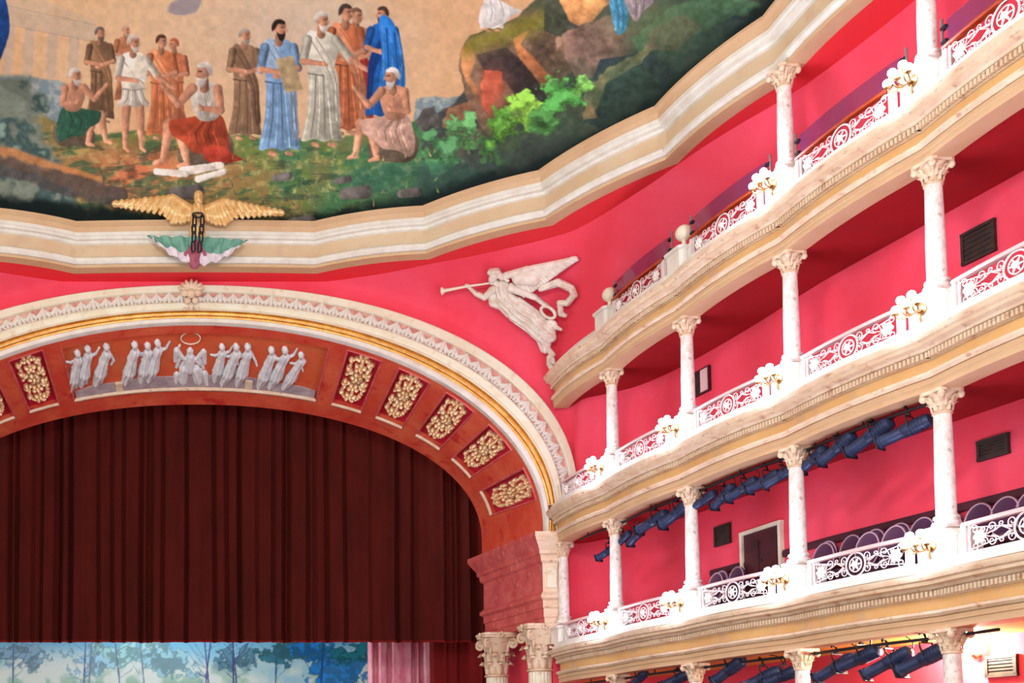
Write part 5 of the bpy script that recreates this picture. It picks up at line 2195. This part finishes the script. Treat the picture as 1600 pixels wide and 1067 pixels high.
sp0 = make_spot()
spused = False
PIPE = [Vector((p.x - n.x * .12, p.y - n.y * .12)) for p, n in zip(BPATH, BN)]
SPOTS = {1: [(951, 861, 1.0), (974, 842, .9), (996, 836, 1.0), (1022, 814, 1.3), (1058, 801, 1.3), (1101, 781, 1.0), (1132, 774, 1.0), (1162, 763, 1.05), (1196, 751, 1.05), (1222, 742, 1.0),
             (1272, 717, 1.05), (1310, 699, 1.1), (1362, 681, 1.25), (1417, 672, 1.2)],
         0: [(999, 1060, 1.0), (1058, 1061, 1.1), (1141, 1046, 1.25), (1192, 1060, 1.25), (1224, 1056, 1.1), (1308, 1042, 1.2), (1345, 1028, 1.2), (1390, 1034, 1.2), (1446, 1028, 1.3)]}
kk = 0
for tier in (1, 0):
    zc = C1 if tier == 1 else ZG
    for i, (u, v, s) in enumerate(SPOTS[tier]):
        hit = plan_hit(u, v, PIPE)
        if not hit:
            continue
        p, e = hit
        rz = math.atan2(-e.x, e.y) if e.y > 0 else math.atan2(e.x, -e.y)
        lab = 'dark blue stage spotlight, %s from the stage in the row under the %s balcony' % (ORD[i], 'middle' if tier == 1 else 'lower')
        if not spused:
            o = sp0
            spused = True
            tag(o, lab, 'spotlight', 'stage spotlights')
            o.location = p
        else:
            o = dup(sp0, p, 0, lab, 'stage spotlights')
        tilt = [-.3, -.45, -.36, -.25, -.4][kk % 5]
        o.rotation_euler = (tilt, 0, rz + [.15, .3, .05, .25][kk % 4])
        o.scale = (s * .82, s * .86, s * .82)
        kk += 1
    pp = thing('lighting_pipe', 'dark pipe carrying the spotlights under the %s balcony' % ('middle' if tier == 1 else 'lower'), 'pipe', (10, 20, zc - .1))
    mb = MB()
    mb.tube([(q.x, q.y, zc - .09) for q in (PIPE[4:49] if tier == 1 else PIPE[4:52])], .026, 6)
    obj('tube', mb, 'lamp_black', pp, 60)
    for n in range(4):
        q = PIPE[6 + 12 * n] if 6 + 12 * n < len(PIPE) else PIPE[-1]
        mb = MB()
        mb.tube([(q.x, q.y, zc - .1), (q.x + .02, q.y, zc + .05)], .016, 5)
        obj('hanger', mb, 'lamp_black', pp, 60)

# ------------------------------------------------------------------ chairs in the lower boxes
def make_chair():
    t = thing('box_chair', 'x', 'chair')
    mb = MB()      # faces -x
    def oval(x, ry, rz_, cz, tiltx=.12):
        return [Vector((x + tiltx * math.sin(q) * rz_, ry * math.cos(q), cz + rz_ * math.sin(q))) for q in np.linspace(0, 2 * PI, 25)[:-1]]
    f = oval(.2, .25, .31, .82)
    b = oval(.25, .25, .31, .82)
    g = [p + Vector((-.035, 0, 0)) for p in oval(.2, .18, .23, .82)]
    mb.add(f + b + g, [(k, (k + 1) % 24, 24 + (k + 1) % 24, 24 + k) for k in range(24)] + [(k, 48 + k, 48 + (k + 1) % 24, (k + 1) % 24) for k in range(24)] + [tuple(range(48, 72)), tuple(range(47, 23, -1))])
    bk = obj('backrest', mb, 'velvet', t, 50, True)
    mb = MB()
    mb.tube([p + Vector((-.01, 0, 0)) for p in f], .014, 5, True)
    obj('piping', mb, 'piping', bk, 180, True)
    mb = MB()
    n = 20
    vs = []
    for z, r in ((.38, .24), (.44, .25), (.48, .21)):
        vs += [(r * math.copysign(abs(math.cos(q)) ** .6, math.cos(q)) - .02, r * math.copysign(abs(math.sin(q)) ** .6, math.sin(q)), z) for q in np.linspace(0, 2 * PI, n + 1)[:-1]]
    mb.add(vs, [tuple(range(n - 1, -1, -1)), tuple(range(2 * n, 3 * n))] + [(i * n + k, i * n + (k + 1) % n, (i + 1) * n + (k + 1) % n, (i + 1) * n + k) for i in range(2) for k in range(n)])
    obj('seat', mb, 'velvet', t, 50, True)
    for sx in (-.2, .18):
        for sy in (-.19, .19):
            mb = MB()
            mb.tube([(sx, sy, .4), (sx * 1.05, sy * 1.05, 0)], [.025, .016], 6)
            obj('leg', mb, 'chair_wood', t, 50, True)
    mb = MB()
    for sy in (-.13, .13):
        mb.tube([(.2, sy, .4), (.2, sy, .6)], .02, 5)
    obj('back_support', mb, 'chair_wood', t, 50, True)
    return t


ch0 = make_chair()
chused = False
WCH = [Vector((p.x - .4, p.y - .06)) for p in BACK]
CH1 = [(1112, 889), (1136, 882), (1276, 845), (1314, 838), (1350, 829), (1388, 818), (1424, 808), (1464, 800), (1512, 790), (1552, 776), (1592, 766)]
ZCH = TZ[1][0] + 1.0
for i, (u, v) in enumerate(CH1):
    hit = plan_hit(u, v, WCH)
    if not hit:
        continue
    p, e = hit
    lab = 'purple velvet oval-backed chair against the lower balcony wall, %s from the stage' % ORD[i]
    rz = math.atan2(e.x, -e.y) if e.y < 0 else 0
    loc = (p.x, p.y, ZCH)

    if not chused:
        ch0.location = loc
        ch0.rotation_euler = (0, 0, rz)
        tag(ch0, lab, 'chair', 'velvet chairs of the lower balcony')
        chused = True
    else:
        dup(ch0, loc, rz, lab, 'velvet chairs of the lower balcony')
FCH = [Vector((p.x - .95, p.y - .06)) for p in BACK]
for i, (u, v) in enumerate([(1104, 905), (1340, 853), (1381, 843), (1272, 878)]):
    p, e = plan_hit(u, v, FCH)
    rz = math.atan2(e.x, -e.y) if e.y < 0 else 0

    dup(ch0, (p.x, p.y, TZ[1][0] + .84), rz, 'purple velvet oval-backed chair in the front row, %s behind the lower balcony railing' % ['leftmost', 'second from right', 'rightmost', 'second from left'][i], 'velvet chairs of the lower balcony')

# ------------------------------------------------------------------ wall fittings
WALLP = [Vector((p.x, p.y)) for p in BACK]


def wall_patch(u0_, v0_, u1_, v1_):
    """rectangle on the back wall whose picture corners are about given"""
    a, e = plan_hit(u0_, v0_, WALLP)
    b, _ = plan_hit(u1_, v1_, WALLP)
    return a, b, e


def vent(quad, name, label, cat):
    (ul, vt), (ur, vb) = quad
    uc, vc = (ul + ur) / 2, (vt + vb) / 2
    a, e = plan_hit(ul, vc, WALLP)
    b, _ = plan_hit(ur, vc, WALLP)
    zt_, zb_ = plan_hit(uc, vt, WALLP)[0].z, plan_hit(uc, vb, WALLP)[0].z
    tg = Vector((b.x - a.x, b.y - a.y, 0))
    wd = tg.length / 2
    tg.normalize()
    n = Vector((tg.y, -tg.x, 0))
    if n.x > 0:
        n = -n
    c = Vector(((a.x + b.x) / 2, (a.y + b.y) / 2, (zt_ + zb_) / 2))
    hz = (zt_ - zb_) / 2
    t = thing(name, label, cat, tuple(c))
    rz = math.atan2(tg.y, tg.x)
    def bx(cc, h):
        m_ = MB()
        m_.box(cc, h, rz)
        return m_
    obj('panel', bx(c + n * .01, (wd, .02, hz)), 'vent_dark', t, 20)
    fr = MB()
    for s in (-1, 1):
        fr.box(c + n * .03 + Vector((0, 0, s * hz)), (wd + .03, .03, .025), rz)
        fr.box(c + n * .03 + tg * (s * wd), (.025, .03, hz), rz)
    obj('frame', fr, 'vent_dark', t, 20)
    for k in range(5):
        obj('slat', bx(c + n * .035 + Vector((0, 0, hz * (-.72 + .36 * k))), (wd * .95, .012, hz * .1)), 'vent_dark', t, 20)
    return t


vent(((1507, 356), (1556, 402)), 'wall_vent', 'dark square vent on the red wall of the middle balcony at right', 'vent')
vent(((1120, 822), (1142, 850)), 'wall_vent', 'small dark vent left of the doorway on the lower balcony', 'vent')
vent(((1532, 685), (1577, 713)), 'wall_vent', 'dark vent high on the lower balcony wall at right', 'vent')
vent(((1545, 1026), (1590, 1055)), 'wall_vent', 'dark vent on the ground tier wall at lower right', 'vent')

# small open window of the middle balcony
a, e = plan_hit(1086, 582, WALLP)
b, _ = plan_hit(1110, 612, WALLP)
c = (a + b) / 2
tg = Vector((b.x - a.x, b.y - a.y, 0)).normalized()
n = Vector((tg.y, -tg.x, 0))
n = -n if n.x > 0 else n
rz = math.atan2(tg.y, tg.x)
wn = thing('window_1', 'small dark window with a half-open shutter on the middle balcony wall', None, tuple(c))
wn['kind'] = 'structure'
mb = MB()
mb.box(c, (.26, .02, .26), rz)
obj('pane', mb, 'vent_dark', wn, 20)
mb = MB()
mb.box(c + n * .05 + tg * .13, (.12, .02, .25), rz)
obj('shutter', mb, 'rail_pink', wn, 20)
mb = MB()
for s in (-1, 1):
    mb.box(c + n * .03 + Vector((0, 0, s * .26)), (.29, .03, .025), rz)
    mb.box(c + n * .03 + tg * (s * .27), (.025, .03, .26), rz)
obj('frame', mb, 'dado', wn, 20)

# doorway of the lower balcony
a, e = plan_hit(1164, 836, WALLP)
b, _ = plan_hit(1221, 820, WALLP)
zt = (a.z + b.z) / 2
zb = TZ[1][0] + .84
c = Vector(((a.x + b.x) / 2, (a.y + b.y) / 2, (zt + zb) / 2))
tg = Vector((b.x - a.x, b.y - a.y, 0))
wd = tg.length / 2
tg.normalize()
n = Vector((tg.y, -tg.x, 0))
n = -n if n.x > 0 else n
rz = math.atan2(tg.y, tg.x)
hz = (zt - zb) / 2
dr_ = thing('door_1', 'dark red doorway with cream frame on the lower balcony wall', None, (c.x, c.y, zb))
dr_['kind'] = 'structure'
mb = MB()
mb.box(c + n * .01, (wd, .03, hz), rz)
leafo = obj('door_leaf', mb, 'door_dark', dr_, 20)
for s in (-1, 1):
    mb = MB()
    mb.box(c + n * .05 + tg * (s * wd * .5) + Vector((0, 0, hz * .35)), (wd * .36, .012, hz * .45), rz)
    obj('door_panel', mb, 'door_dark', leafo, 20)
for s in (-1, 1):
    mb = MB()
    mb.box(c + n * .04 + tg * (s * (wd + .03)), (.04, .05, hz), rz)
    obj('jamb', mb, 'cream', dr_, 20)
mb = MB()
mb.box(c + n * .04 + Vector((0, 0, hz + .03)), (wd + .08, .05, .04), rz)
obj('lintel', mb, 'cream', dr_, 20)

for q_ in ((1224, 862), (1600, 768), (1300, 845)):
    pass
# dado rail behind the chairs and pale ceiling bead
for nm, zz, hh, m_, lab in (('trim_2', 10.08, .07, 'dado', 'dark purple rail along the lower balcony wall behind the chairs'),):
    mb = MB()
    path = [p for p in WALLP if p.y < 24.0]
    P = []
    for i, p in enumerate(path):
        d = path[min(i + 1, len(path) - 1)] - path[max(i - 1, 0)]
        nn = Vector((d.y, -d.x)).normalized()
        P.append([Vector((p.x + nn.x * o_, p.y + nn.y * o_, zz + z_)) for o_, z_ in ((0, -hh), (.05, -hh), (.06, 0), (.04, hh), (0, hh))])
    mb.grid(P)
    o = struct(nm, mb, m_)
    tag(o, lab)

# ground tier: lit wall globe at right
p, e = plan_hit(1532, 1012, WALLP)
gl_ = thing('wall_globe_lamp', 'lit white globe lamp on the ground tier wall at lower right', 'lamp', tuple(p))
mb = MB()
mb.ball((p.x - .16, p.y - .02, p.z), .11, 16, 10)
obj('globe', mb, 'bulb_warm', gl_, 180)
mb = MB()
mb.tube([(p.x, p.y, p.z - .12), (p.x - .08, p.y, p.z - .16), (p.x - .16, p.y - .02, p.z - .11)], .02, 6)
obj('bracket', mb, 'brass', gl_, 60)
li = bpy.data.lights.new('ground_globe_light', 'POINT')
li.energy = 130
li.color = (1, .92, .78)
li.shadow_soft_size = .05
lo_ = bpy.data.objects.new('ground_globe_light', li)
lo_.location = (p.x - .33, p.y - .05, p.z + .02)
COL.objects.link(lo_)
